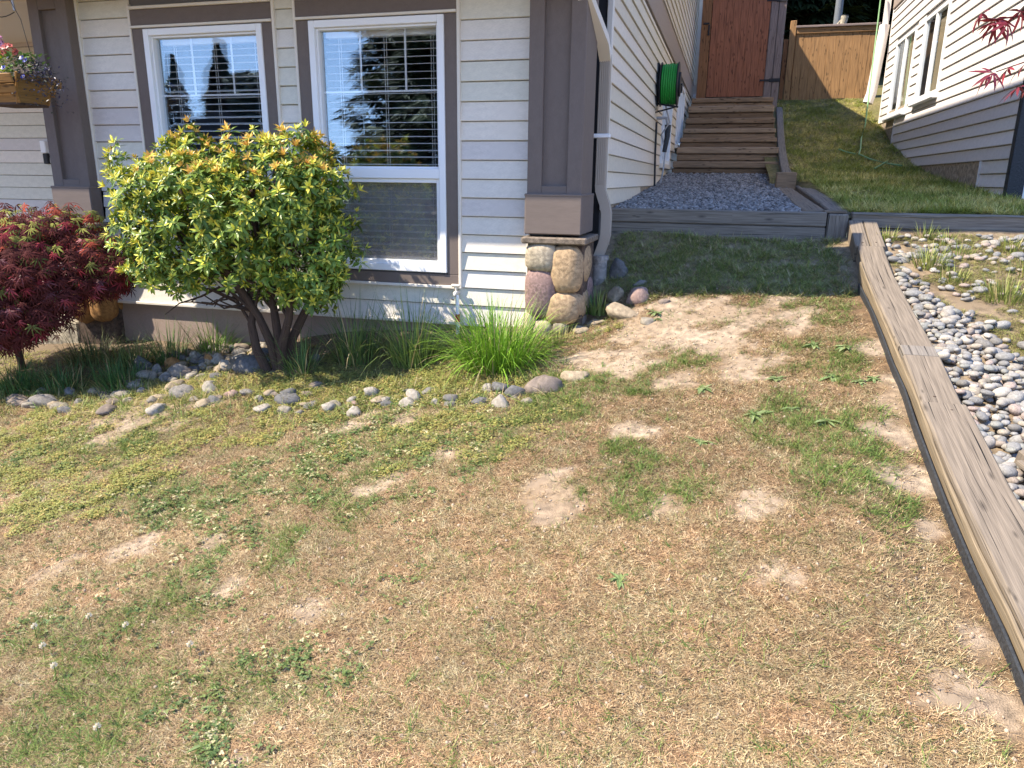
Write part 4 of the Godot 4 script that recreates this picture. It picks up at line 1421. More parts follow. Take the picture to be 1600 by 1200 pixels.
# bright red maple twigs reaching into the upper right
func build_maple_twigs() -> void:
	var t := thing("maple_branch_tips", "red laceleaf maple branch tips hanging into view before the neighbour's siding", "branch")
	rng.seed = 95
	var twig := MB.new()
	tube(twig, [Vector3(0.80, 2.14, -1.86), Vector3(0.66, 2.05, -1.92), Vector3(0.600, 1.99, -1.97), Vector3(0.583, 1.965, -1.99), Vector3(0.592, 1.950, -2.0), Vector3(0.625, 1.945, -2.0)], 0.007, 0.005, 7)
	obj("twig", twig.done(), M.bark, t)
	var tips := [[Vector3(0.592, 1.955, -2.0), Vector3(0.535, 1.950, -2.0), Vector3(0.50, 1.956, -2.0)], [Vector3(0.75, 1.93, -1.95), Vector3(0.62, 1.865, -1.99), Vector3(0.555, 1.842, -2.0)], [Vector3(0.75, 1.86, -1.95), Vector3(0.66, 1.82, -1.98), Vector3(0.60, 1.808, -2.0)]]
	for q in tips:
		var m := MB.new()
		tube(m, q, 0.0022, 0.0012, 5)
		obj("twig", m.done(), red_mats[0], t)
	var lv := []
	for k in 3: lv.append(lace_leaf(30 + k))
	for q in [[0.500, 1.958, -1.7, 0.1], [0.545, 1.948, -2.3, 0.5], [0.537, 1.952, 2.9, -0.3], [0.575, 1.960, 2.0, 0.2], [0.560, 1.940, -0.6, -0.7], [0.552, 1.842, -1.8, 0.0], [0.58, 1.85, -1.2, 0.3], [0.61, 1.858, -1.4, 0.25], [0.545, 1.838, -0.5, -0.6], [0.60, 1.808, -1.6, 0.0], [0.63, 1.815, -1.3, 0.3], [0.67, 1.83, -1.5, 0.2], [0.68, 1.87, -1.5, 0.2]]:
		var b := Basis.from_euler(Vector3(R(0.3, 1.0), q[2] + R(-.2, .2), q[3])).scaled_local(Vector3(0.8, 0.8, 0.9))
		obj("leaf", lv[rng.randi_range(0, 2)], red_mats[rng.randi_range(1, 3)], t, Transform3D(b, Vector3(q[0], q[1], -2.0 + R(-.03, .03))))


func clump(called: String, label: String, x: float, z: float, rad: float, ht: float, count: int, c0: Color, c1: Color, sd: int, lean := 0.9, group := "", y := -99.0) -> void:
	rng.seed = sd
	var t := thing(called, label, "grass clump", Vector3(x, lawn(x, z) if y < -50 else y, z), group)
	var m := MB.new()
	for k in count:
		var an := R(0, TAU)
		var rr := sqrt(R(0, 1)) * rad * 0.45
		var b := Vector3(cos(an) * rr, -0.02, sin(an) * rr)
		var out := Vector3(cos(an), 0, sin(an)).rotated(Vector3.UP, R(-0.7, 0.7))
		var d := (out * R(0.1, 0.75) * (0.4 + rr / rad) + Vector3.UP).normalized()
		var dry := R(0, 1)
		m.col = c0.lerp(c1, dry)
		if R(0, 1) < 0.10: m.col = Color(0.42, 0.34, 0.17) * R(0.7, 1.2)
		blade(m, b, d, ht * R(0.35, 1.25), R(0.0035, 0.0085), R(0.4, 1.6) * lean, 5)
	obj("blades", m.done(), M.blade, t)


func rosette_weed(sd: int) -> ArrayMesh:
	rng.seed = sd
	var m := MB.new()
	for k in 26:
		var an := TAU * k / 26.0 + R(-0.6, 0.6)
		m.col = Color(0.12, 0.19, 0.06).lerp(Color(0.28, 0.33, 0.14), R(0, 1))
		var d := Vector3(cos(an), R(0.05, 0.5), sin(an)).normalized()
		leaf(m, Vector3(R(-.06, .06), 0.004, R(-.06, .06)), d, Vector3.UP, R(0.10, 0.50), R(0.05, 0.14), R(0.2, 1.7), 0.5, 4)
	return m.done()


func build_beds_plants() -> void:
	var g0 := Color(0.06, 0.15, 0.012)
	var g1 := Color(0.27, 0.46, 0.04)
	clump("grass_clump", "big bright green ornamental grass clump beside the stone pier", -1.20, -3.98, 0.44, 0.41, 1300, g0, g1, 301, 1.55)
	clump("grass_clump", "arching grass clump with pale tips left of the big bright clump", -1.78, -4.10, 0.30, 0.46, 330, Color(0.07, 0.13, 0.03), Color(0.25, 0.33, 0.08), 302, 1.3)
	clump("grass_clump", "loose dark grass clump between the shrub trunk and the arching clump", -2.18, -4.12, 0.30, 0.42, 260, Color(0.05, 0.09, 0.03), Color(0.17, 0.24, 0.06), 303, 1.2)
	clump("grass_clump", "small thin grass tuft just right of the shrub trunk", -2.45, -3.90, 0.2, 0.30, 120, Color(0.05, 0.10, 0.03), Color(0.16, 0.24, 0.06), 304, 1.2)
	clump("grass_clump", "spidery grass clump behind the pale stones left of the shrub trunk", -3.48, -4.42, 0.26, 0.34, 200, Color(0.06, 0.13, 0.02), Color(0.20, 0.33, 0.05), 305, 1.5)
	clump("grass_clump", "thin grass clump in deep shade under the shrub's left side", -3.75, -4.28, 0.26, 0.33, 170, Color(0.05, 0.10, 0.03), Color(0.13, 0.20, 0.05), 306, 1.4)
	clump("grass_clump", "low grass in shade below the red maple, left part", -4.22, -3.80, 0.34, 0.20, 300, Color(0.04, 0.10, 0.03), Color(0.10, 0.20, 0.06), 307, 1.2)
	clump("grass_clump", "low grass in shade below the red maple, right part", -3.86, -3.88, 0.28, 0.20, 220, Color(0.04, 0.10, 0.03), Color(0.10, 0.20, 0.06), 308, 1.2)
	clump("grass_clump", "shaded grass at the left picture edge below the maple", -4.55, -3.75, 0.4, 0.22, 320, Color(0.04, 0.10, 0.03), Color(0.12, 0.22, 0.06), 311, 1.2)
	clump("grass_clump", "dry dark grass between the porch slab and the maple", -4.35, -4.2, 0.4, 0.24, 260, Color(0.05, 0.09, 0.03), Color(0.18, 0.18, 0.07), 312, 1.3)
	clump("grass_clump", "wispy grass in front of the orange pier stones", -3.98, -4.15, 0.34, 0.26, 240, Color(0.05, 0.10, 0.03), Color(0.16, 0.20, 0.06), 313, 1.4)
	clump("grass_clump", "low green grass just behind the left end of the rock border", -3.75, -3.85, 0.4, 0.15, 260, Color(0.05, 0.12, 0.03), Color(0.16, 0.26, 0.06), 314, 1.2)
	clump("grass_clump", "dark grass at the foot of the grey ground pipe", -0.74, -4.62, 0.2, 0.17, 160, Color(0.05, 0.11, 0.02), Color(0.22, 0.28, 0.09), 309, 1.0)
	clump("grass_clump", "dry yellowish grass fringe at the foot of the stone pier", -0.93, -4.30, 0.2, 0.13, 170, Color(0.16, 0.20, 0.04), Color(0.33, 0.30, 0.10), 310, 1.0)
	var sp := "1.20,-4.97,0.20 1.47,-4.48,0.24 1.03,-5.43,0.13 1.28,-5.48,0.12 1.38,-5.36,0.12 1.72,-5.26,0.2 1.41,-5.17,0.18 1.68,-4.86,0.2 1.28,-4.74,0.18".split(" ")
	var lb := ["tall grass tuft among pebbles near the long timber", "yellow-green grass tuft at the right edge among pebbles", "leaning grass tuft at the corner of timber and bed wall", "sparse grass tuft against the low bed wall", "short grass tuft in front of the low bed wall", "weedy grass tuft at the right end of the low bed wall", "thin grass tuft on the flat pebble ground", "low dry grass tuft at the far right among pebbles", "low dry grass patch beside the tall tuft"]
	for i in 9:
		var q := nums(sp[i])
		clump("grass_tuft", lb[i], q[0], q[1], q[2], 0.16 if i < 2 else 0.12, 170 if i < 2 else 80, Color(0.10, 0.15, 0.03), Color(0.35, 0.36, 0.10), 320 + i, 0.9, "grass tufts in the pebble bed", bed(q[0], q[1]))
	# broad-leaved weeds in the lawn
	var wl := ["broad-leaved weed rosette alone in the middle of the dry lawn", "small flat weed in the dry brown grass of the lower lawn", "bright green weed rosette at the bottom edge of the lawn on the left", "low weed rosette on sandy soil below the big boulder's level", "wide weed rosette in the green patch near the timber", "weed rosette above the wide one in the green patch", "weed rosette close to the plastic edging, upper one", "weed rosette close to the plastic edging, second from top", "weed below the wide rosette of the green patch", "grey-green weed on the sandy mound by the ground pipe", "tiny weed casting a shadow on the sandy mound", "small weed near the bright rosette at the bottom edge", "small dark weed in the left lawn", "weed beside the plastic edging, third from top", "weed beside the plastic edging, fourth from top", "flat weed between edging and bare sand", "tiny dark weed next to the small flat weed", "leafy weed at the upper edge of the green patch"]
	var ws := "-0.03,-2.93,0.14 -0.22,-2.06,0.11 -1.21,-1.35,0.13 -0.03,-3.46,0.17 0.19,-3.16,0.19 0.30,-3.56,0.18 0.62,-3.87,0.17 0.54,-3.56,0.17 0.35,-3.23,0.14 -0.35,-4.44,0.15 -0.33,-4.37,0.10 -1.28,-1.46,0.07 -1.41,-2.11,0.09 0.64,-3.50,0.13 0.47,-3.11,0.16 0.70,-3.53,0.12 -0.28,-2.07,0.05 0.48,-3.92,0.17".split(" ")
	for i in 18:
		var q := nums(ws[i])
		var o := obj("weed", rosette_weed(600 + i), M.leaf, self, Transform3D(Basis().scaled(Vector3(q[2], q[2] * 0.75, q[2]) * 1.05), Vector3(q[0], lawn(q[0], q[1]) + 0.004, q[1])))
		tag(o, wl[i], "weed", "weed rosettes in the lawn")
	# white clover heads
	rng.seed = 640
	var cf := MB.new()
	for k in 40:
		var d := Vector3(rng.randfn(), rng.randfn() * 0.8 + 0.2, rng.randfn()).normalized()
		cf.col = Color(0.85, 0.77, 0.60)
		leaf(cf, d * 0.002, d, Vector3.RIGHT if absf(d.x) < 0.8 else Vector3.UP, 0.008, 0.004, 0.0, 0.1, 2)
	cf.col = Color(0.1, 0.2, 0.04)
	tube(cf, [Vector3(0, -0.05, 0), Vector3(0, 0, 0)], 0.001, 0.001, 4)
	var cfm := cf.done()
	var cl := "-2.11,-1.64 -1.78,-1.69 -2.00,-1.57 -1.54,-1.32 -1.95,-1.71 -1.48,-1.63 -1.88,-1.50".split(" ")
	for s in cl:
		var q := nums(s)
		var o := obj("clover_flower", cfm, M.leaf, self, Transform3D(Basis().scaled(Vector3.ONE * 1.2), Vector3(q[0], lawn(q[0], q[1]) + 0.05, q[1])))
		tag(o, "small white clover flower head in the lower left lawn", "clover flower", "white clover flowers")


# ---------------------------------------------------------------- lawn grass
func tuft(count: int, l0: float, l1: float, w0: float, w1: float, spread: float, flat: float, sd: int) -> ArrayMesh:
	rng.seed = 700 + sd
	var m := MB.new()
	for k in count:
		var an := R(0, TAU)
		var b := Vector3(R(-1, 1), 0, R(-1, 1)) * spread
		var d := Vector3(cos(an), R(flat * 0.2, 1.6 - flat * 1.3), sin(an)).normalized()
		m.col = Color.WHITE * R(0.35, 1.6)
		m.col.a = 1.0
		blade(m, b, d, R(l0, l1), R(w0, w1), R(0.0, 0.8), 2)
	return m.done()


func clover(sd: int) -> ArrayMesh:
	rng.seed = 800 + sd
	var m := MB.new()
	for k in 6:
		var at := Vector3(R(-0.05, 0.05), R(0.006, 0.030), R(-0.05, 0.05))
		var tilt := Basis.from_euler(Vector3(R(-0.4, 0.4), R(0, TAU), R(-0.4, 0.4)))
		m.col = Color.WHITE * R(0.7, 1.25)
		m.col.a = 1.0
		for j in 3:
			var d := tilt * Vector3(cos(TAU * j / 3), 0.1, sin(TAU * j / 3))
			leaf(m, at, d, tilt * Vector3.UP, R(0.011, 0.016), R(0.011, 0.015), 0.1, 0.2, 2)
	return m.done()


func moss_leaf(sd: int) -> ArrayMesh:
	rng.seed = 850 + sd
	var m := MB.new()
	for k in 12:
		var at := Vector3(R(-0.022, 0.022), R(0.002, 0.018), R(-0.022, 0.022))
		var an := R(0, TAU)
		var d := Vector3(cos(an), R(-0.1, 0.6), sin(an)).normalized()
		m.col = Color.WHITE * R(0.6, 1.25)
		m.col.a = 1.0
		leaf(m, at, d, Vector3.UP, R(0.008, 0.014), R(0.004, 0.007), 0.2, 0.2, 2)
	return m.done()


func build_lawn_grass() -> void:
	var dry := []
	var green := []
	var clo := []
	var mos := []
	for k in 4:
		dry.append(tuft(15, 0.010, 0.027, 0.0010, 0.0019, 0.018, 0.60, k))
		green.append(tuft(9, 0.022, 0.058, 0.0014, 0.0027, 0.016, 0.40, 10 + k))
		clo.append(clover(k))
		mos.append(moss_leaf(k))
	rng.seed = 900
	var mix := noise(15, 0.9, 3)
	var small := noise(16, 5.0, 2)
	var tiny := noise(17, 16.0, 2)
	var xs := {"dry": [[], [], [], []], "green": [[], [], [], []], "clover": [[], [], [], []], "moss": [[], [], [], []]}
	var cs := {"dry": [[], [], [], []], "green": [[], [], [], []], "clover": [[], [], [], []], "moss": [[], [], [], []]}
	for i in 380000:
		var z := -5.55 + 4.95 * pow(R(0, 1), 0.80)
		var left := -1.77 + 1.17 * (z + 1.2) - 1.5
		var x := R(left, 0.78)
		if z < -4.35 and x < -0.75: continue
		if x > 0.70 and R(0, 1) < 0.7: continue
		var bare := field(g_bare, x, z)
		var gr := field(g_green, x, z)
		var ms := field(g_moss, x, z)
		var big := mix.get_noise_2d(x, z)
		var sm := small.get_noise_2d(x, z)
		var ty := clampf(0.62 + 2.0 * tiny.get_noise_2d(x, z), 0.0, 1.2)
		var in_bed := z < -3.62 and x < -0.95
		var in_shade := z < -4.75
		var thin := bare * 0.84 + clampf(sm * 0.9 - 0.12, 0, 0.5)
		if in_bed: thin = maxf(thin, 0.35 if x > -2.4 or z > -3.85 else 0.75)
		if R(0, 1) < thin: continue
		var y := lawn(x, z)
		var kind := "dry"
		var roll := R(0, 1)
		if roll < ty * gr * (0.72 if x > -0.9 else (0.30 if z > -2.0 else 0.52)) + 0.035 + (0.62 if in_shade else 0.0): kind = "green"
		if kind == "green" and not in_shade and sm < -0.06 and R(0, 1) < 0.6: kind = "dry"
		if kind == "green" and x < -0.9 and big + sm > -0.15 and R(0, 1) < 0.72: kind = "clover"
		elif kind == "dry" and R(0, 1) < ty * ms * 0.66 * clampf(0.65 + 2.2 * sm + 0.8 * big, 0.05, 1.3): kind = "moss"
		if in_bed and kind == "dry":
			if R(0, 1) < 0.5: kind = "moss"
			elif z < -3.85 and R(0, 1) < 0.6: continue
		var v := rng.randi_range(0, 3)
		var up := Vector3(R(-0.25, 0.25), 1, R(-0.25, 0.25)).normalized()
		var s := R(0.7, 1.25)
		var c: Color
		match kind:
			"dry":
				c = Color(0.55, 0.385, 0.20).lerp(Color(0.44, 0.275, 0.135), R(0, 1))
				if R(0, 1) < 0.24: c = Color(0.76, 0.60, 0.345)
				if R(0, 1) < 0.07 + 0.3 * gr + 0.3 * ms: c = Color(0.31, 0.285, 0.10)
				if R(0, 1) < 0.15: c = Color(0.25, 0.15, 0.075)
				c *= 1.04 + 0.24 * big
				c = c.lerp(Color(0.42, 0.34, 0.24), 0.10)
				c.r *= 1.0 + 0.12 * sm
				c.a = 1.0
			"green":
				c = Color(0.10, 0.19, 0.035).lerp(Color(0.22, 0.28, 0.06), R(0, 1))
				if in_shade:
					s *= 0.9
					c = Color(0.20, 0.28, 0.06).lerp(Color(0.46, 0.46, 0.15), R(0, 1))  # blade colours raised to lift the shade on this strip
			"clover":
				c = Color(0.06, 0.11, 0.03).lerp(Color(0.19, 0.24, 0.07), R(0, 1))
				if R(0, 1) < 0.18: c = Color(0.50, 0.44, 0.24)
			"moss":
				c = Color(0.36, 0.335, 0.085).lerp(Color(0.23, 0.255, 0.07), R(0, 1))
				if R(0, 1) < 0.15: c = Color(0.45, 0.34, 0.11)
				s *= 1.1
		if kind == "clover":
			if R(0, 1) < 0.3: continue
			s *= 0.58
		xs[kind][v].append(Transform3D(orient(up, R(0, TAU)).scaled_local(Vector3.ONE * s), Vector3(x, y - 0.002, z)))
		cs[kind][v].append(c)
	# grass below the landing wall, its colours lightened to lift the shade
	for i in 4200:
		var z := R(-5.54, -4.62)
		var x := R(-0.72, 0.76)
		if small.get_noise_2d(x, z) > 0.10 or (x < -0.45 and R(0, 1) < 0.75): continue
		var v := rng.randi_range(0, 3)
		xs["green"][v].append(Transform3D(orient(Vector3(R(-.3, .3), 1, R(-.3, .3)).normalized(), R(0, TAU)).scaled_local(Vector3.ONE * R(0.9, 1.6)), Vector3(x, lawn(x, z), z)))
		cs["green"][v].append(Color(0.18, 0.27, 0.06).lerp(Color(0.46, 0.46, 0.15), R(0, 1)) if R(0, 1) < 0.7 else Color(0.55, 0.44, 0.25))
	var names := {"dry": ["dry_grass", "short dry straw-coloured lawn grass", dry, M.dry], "green": ["green_grass", "green grass blades in patches of the lawn", green, M.blade], "clover": ["clover_leaves", "dark green clover patches in the lawn on the left", clo, M.blade], "moss": ["ground_cover", "yellow-green low ground cover along the rock border and left lawn", mos, M.blade]}
	for k in names:
		var root := thing(names[k][0], names[k][1], "ground cover" if k != "dry" and k != "green" else "grass")
		root.set_meta("kind", "stuff")
		for v in 4:
			if xs[k][v].size(): scatter("blades", names[k][2][v], names[k][3], xs[k][v], cs[k][v], root)
	# weedy grass growing through the rock border
	var ex := [[], [], [], []]
	var ec := [[], [], [], []]
	for i in 5200:
		var x := R(-4.7, -0.75)
		var z := -3.62 + rng.randfn() * 0.16
		if z < -3.95: continue
		if small.get_noise_2d(x * 1.3, z * 1.3 + 9.0) < -0.05: continue
		var v := rng.randi_range(0, 3)
		ex[v].append(Transform3D(orient(Vector3(R(-.35, .35), 1, R(-.35, .35)).normalized(), R(0, TAU)).scaled_local(Vector3.ONE * R(0.8, 2.0)), Vector3(x, lawn(x, z), z)))
		ec[v].append([Color(0.26, 0.29, 0.07), Color(0.42, 0.38, 0.12), Color(0.50, 0.38, 0.19), Color(0.16, 0.24, 0.05)][rng.randi_range(0, 3)] * R(0.8, 1.2))
	var eroot := thing("border_weeds", "pale weedy grass growing between the rocks of the border", "grass")
	eroot.set_meta("kind", "stuff")
	for v in 4: scatter("blades", green[v], M.blade, ex[v], ec[v], eroot)
	# grass of the bank between the houses
	var bx := [[], [], [], []]
	var bc := [[], [], [], []]
	for i in 15000:
		var z := -5.75 - 9.6 * pow(R(0, 1), 1.5)
		var x := R(0.84 if z > -8.6 else 0.74, 2.18)
		var v := rng.randi_range(0, 3)
		var q := mix.get_noise_2d(x * 1.5, z * 1.5)
		var c := Color(0.20, 0.27, 0.035).lerp(Color(0.50, 0.50, 0.10), R(0, 1))
		if q > 0.05 and R(0, 1) < 0.7: c = Color(0.85, 0.72, 0.24) * R(0.8, 1.1)
		bx[v].append(Transform3D(orient(Vector3(R(-.3, .3), 1, R(-.3, .3)).normalized(), R(0, TAU)).scaled_local(Vector3.ONE * R(1.1, 2.0)), Vector3(x, bank(x, z), z)))
		bc[v].append(c)
	var root := thing("slope_grass", "shaded green and yellowish grass on the slope between the houses", "grass")
	root.set_meta("kind", "stuff")
	for v in 4: scatter("blades", green[v], M.blade, bx[v], bc[v], root)
	# sparse dry grass and straw in the pebble bed
	bx = [[], [], [], []]
	bc = [[], [], [], []]
	for i in 9000:
		var z := R(-5.5, -3.6)
		var x := R(1.0, 2.6)
		var q := mix.get_noise_2d(x * 2.0 + 40, z * 2.0)
		if q < -0.12 or pebbled(x, z) > 0.45: continue
		var v := rng.randi_range(0, 3)
		bx[v].append(Transform3D(orient(Vector3(R(-.3, .3), 1, R(-.3, .3)).normalized(), R(0, TAU)).scaled_local(Vector3.ONE * R(0.8, 1.4)), Vector3(x, bed(x, z) + 0.01, z)))
		bc[v].append(Color(0.36, 0.30, 0.10).lerp(Color(0.20, 0.24, 0.05), R(0, 1)))
	root = thing("bed_dry_grass", "sparse yellowish grass growing between the pebbles at the far right", "grass")
	root.set_meta("kind", "stuff")
	for v in 4: scatter("blades", dry[v], M.dry, bx[v], bc[v], root)


# ---------------------------------------------------------------- stones
const ROCKS := "-4.37,-3.52,0.183,0.058,b -4.28,-3.66,0.064,0.064,m -4.14,-3.51,0.164,0.082,g -3.96,-3.48,0.093,0.048,l -4.08,-3.68,0.084,0.059,g -3.89,-3.57,0.057,0.041,g -3.89,-3.71,0.134,0.050,t -3.72,-3.62,0.147,0.049,d -3.63,-3.64,0.114,0.049,l -3.63,-3.78,0.092,0.059,l -3.70,-3.94,0.108,0.061,w -3.61,-3.93,0.052,0.073,l -3.50,-3.93,0.102,0.060,w -3.39,-3.92,0.123,0.119,g -3.64,-4.14,0.116,0.071,o -3.65,-4.01,0.070,0.087,g -3.85,-4.08,0.116,0.116,s -3.15,-3.62,0.134,0.079,g -3.50,-3.69,0.073,0.049,g -3.26,-3.59,0.095,0.035,t -2.96,-3.66,0.106,0.078,w -2.82,-3.52,0.113,0.045,s -2.76,-3.59,0.076,0.053,p -2.99,-3.55,0.077,0.038,l -3.28,-4.15,0.096,0.088,w -2.85,-3.91,0.228,0.106,s -2.52,-3.55,0.048,0.045,s -2.35,-3.54,0.125,0.074,s -2.28,-3.65,0.075,0.037,b -2.46,-3.61,0.060,0.045,b -2.27,-3.73,0.091,0.046,b -2.02,-3.52,0.072,0.036,l -1.91,-3.53,0.050,0.029,p -1.87,-3.64,0.051,0.036,l -1.70,-3.49,0.070,0.042,s -1.55,-3.45,0.082,0.055,w -1.40,-3.46,0.041,0.037,w -1.29,-3.42,0.060,0.036,g -1.13,-3.40,0.072,0.036,s -1.00,-3.33,0.095,0.082,w -0.95,-3.46,0.104,0.078,s -0.82,-3.48,0.149,0.097,b -0.69,-3.62,0.132,0.066,t -0.86,-3.36,0.063,0.025,l -3.67,-4.28,0.101,0.073,g -3.54,-4.26,0.054,0.082,w -3.47,-4.30,0.164,0.064,t -3.33,-4.15,0.075,0.088,o -3.10,-4.00,0.101,0.084,w -3.43,-4.41,0.111,0.074,l -3.67,-4.48,0.123,0.076,b -3.28,-4.43,0.101,0.069,b -3.22,-4.20,0.088,0.062,d -3.10,-4.35,0.081,0.054,l -2.79,-4.00,0.083,0.058,g -3.71,-4.39,0.075,0.047,l -3.58,-4.55,0.086,0.057,t -3.48,-4.60,0.096,0.057,l -0.66,-4.91,0.119,0.153,s -0.64,-4.66,0.098,0.106,t -0.48,-4.60,0.120,0.104,p -0.32,-4.55,0.063,0.039,b -0.55,-4.46,0.203,0.102,t -0.39,-4.33,0.083,0.053,l -0.49,-4.79,0.091,0.041,g -0.81,-4.40,0.103,0.047,t -0.72,-4.47,0.119,0.048,t"


func build_rocks() -> void:
	rng.seed = 400
	var tone := {"b": "brownish grey", "m": "mossy", "g": "grey", "l": "pale grey", "t": "tan", "d": "dark", "w": "whitish", "o": "orange", "s": "slate blue", "p": "pinkish"}
	var special := {41: "big rounded brown boulder at the right end of the rock border", 42: "flat tan rock lying behind the big brown boulder", 39: "white angular rock left of the slate blue one at the border's right end", 40: "slate blue rock between the white angular rock and the big boulder", 25: "large dark slate rock at the foot of the shrub",
		58: "big grey rock in shade behind the grey ground pipe", 59: "tan rock leaning at the foot of the grey ground pipe", 60: "rounded pink rock at the edge of the house's shadow", 61: "small brown rock right of the rounded pink rock", 62: "half-buried sandy rock on the mound by the ground pipe", 63: "small pale rock on the sandy mound",
		64: "flat grey rock in shade behind the pink rock", 65: "flat tan rock at the pier's foot", 66: "flat tan rock between pier and ground pipe", 13: "round grey rock in front of the pale pile left of the shrub", 14: "orange rock in the pile left of the shrub", 47: "orange-tan upright rock in the pile by the shrub", 2: "long grey rock at the left end of the border", 0: "flat brown-grey rock at the left picture edge", 16: "dark blue rock at the left of the pile", 35: "bright white rock in the middle of the border",
		46: "long tan rock lying across the pile by the shrub", 27: "blue-grey broken rock in the front row below the shrub's right side", 20: "white pointed rock in the front row below the shrub's trunk"}
	var list := ROCKS.split(" ")
	var order := range(list.size())
	var xs := []
	for s in list: xs.append(float(s.split(",")[0]))
	var rank := {}
	for t in tone:
		var mine := []
		for i in list.size():
			if list[i].ends_with("," + t) and not special.has(i): mine.append(i)
		mine.sort_custom(func(a, b): return xs[a] < xs[b])
		for k in mine.size(): rank[mine[k]] = [k, mine.size()]
	var words := ["first", "second", "third", "fourth", "fifth", "sixth", "seventh", "eighth", "ninth", "tenth", "eleventh", "twelfth", "thirteenth", "fourteenth", "fifteenth"]
	for k in 115:
		var px := R(-4.45, -0.95)
		var pz := -3.52 + R(-0.10, 0.12) - 0.08 * absf(R(-1, 1))
		if k >= 40:
			px = -3.30 + rng.randfn() * 0.26
			pz = -4.18 + rng.randfn() * 0.19
		var w := R(0.04, 0.10)
		var tn: String = ["g", "l", "w", "t", "s", "b"][rng.randi_range(0, 5)]
		var keep := rng.state
		var mesh := rock_mesh(800 + k, -0.03)
		rng.state = keep
		var o := obj("rock", mesh, M["stone_" + tn], self, Transform3D(Basis.from_euler(Vector3(R(-.3, .3), R(0, TAU), R(-.3, .3))).scaled_local(Vector3(w * 1.5, w * R(0.6, 1.0), w * 1.1)), Vector3(px, lawn(px, pz) + w * 0.10, pz)))
		tag(o, "small %s angular rock filling %s" % [tone[tn], "the border row along the lawn" if k < 40 else "the pile left of the shrub"], "rock", "filler rocks of the %s" % ("border row" if k < 40 else "pile"))
	for i in list.size():
		var q := list[i].split(",")
		var x := float(q[0])
		var z := float(q[1])
		var w := float(q[2])
		var h := float(q[3])
		var y := lawn(x, z)
		var s := Vector3(w * 1.3, h * 1.4, clampf(w * R(0.7, 1.0), h * 0.7, w * 1.2))
		var spin := R(0, 1)
		var mesh := rock_mesh(500 + i, 0.06 if i in [41, 60, 13] else (0.02 if spin < 0.3 else -0.03))
		rng.seed = 7000 + i
		var o := obj("rock", mesh, M["stone_" + q[4]], self, Transform3D(Basis.from_euler(Vector3(R(-.15, .15), R(-0.4, 0.4), R(-.2, .2))).scaled_local(s), Vector3(x, y + h * 0.13, z - s.z * 0.35)))
		var label: String
		if special.has(i): label = special[i]
		else:
			label = "%s %s rock of the border and pile, %s such from the left" % ["small" if w < 0.09 else "medium", tone[q[4]], words[rank[i][0]]]
		tag(o, label, "rock", "border rocks")


func rock_mesh(sd: int, blunt: float, rings := 11, segs := 16) -> ArrayMesh:
	rng.seed = 9000 + sd
	var nz := noise(sd, 1.4, 2)
	var cuts := []
	for k in 13:
		cuts.append([Vector3(rng.randfn(), rng.randfn(), rng.randfn()).normalized(), R(0.34, 0.47) + blunt])
	var v := PackedVector3Array()
	var idx := PackedInt32Array()
	for i in rings + 1:
		for j in segs + 1:
			var th := PI * i / rings
			var ph := TAU * (j % segs) / segs
			var d := Vector3(sin(th) * cos(ph), cos(th), sin(th) * sin(ph))
			var r := 0.54
			for c in cuts:
				var dp: float = d.dot(c[0])
				if dp > 0.05: r = minf(r, c[1] / dp)
			v.append(d * r * (1.0 + 0.10 * nz.get_noise_3dv(d * 2.0)))
	for i in rings:
		for j in segs:
			var a := i * (segs + 1) + j
			var b := a + segs + 1
			idx.append_array(PackedInt32Array([a, a + 1, b, a + 1, b + 1, b]))
	return indexed(v, idx)


func in_view(p: Vector3, margin := 0.04) -> bool:
	var d := p - EYE
	var b := view_basis()
	var f := -d.dot(b.z)
	if f < 0.3: return false
	var u := d.dot(b.x) / f / (800.0 / 1150.0)
	var v := d.dot(b.y) / f / (600.0 / 1150.0)
	return absf(u) < 1.0 + margin and absf(v) < 1.0 + margin


func pebbled(x: float, z: float) -> float:
	return clampf((z + 4.96 - (minf(x, 1.7) - 1.02) * 4.0) * 1.7 + 0.4 + 0.5 * lumps.get_noise_2d(x * 4.0, z * 4.0), 0, 1)


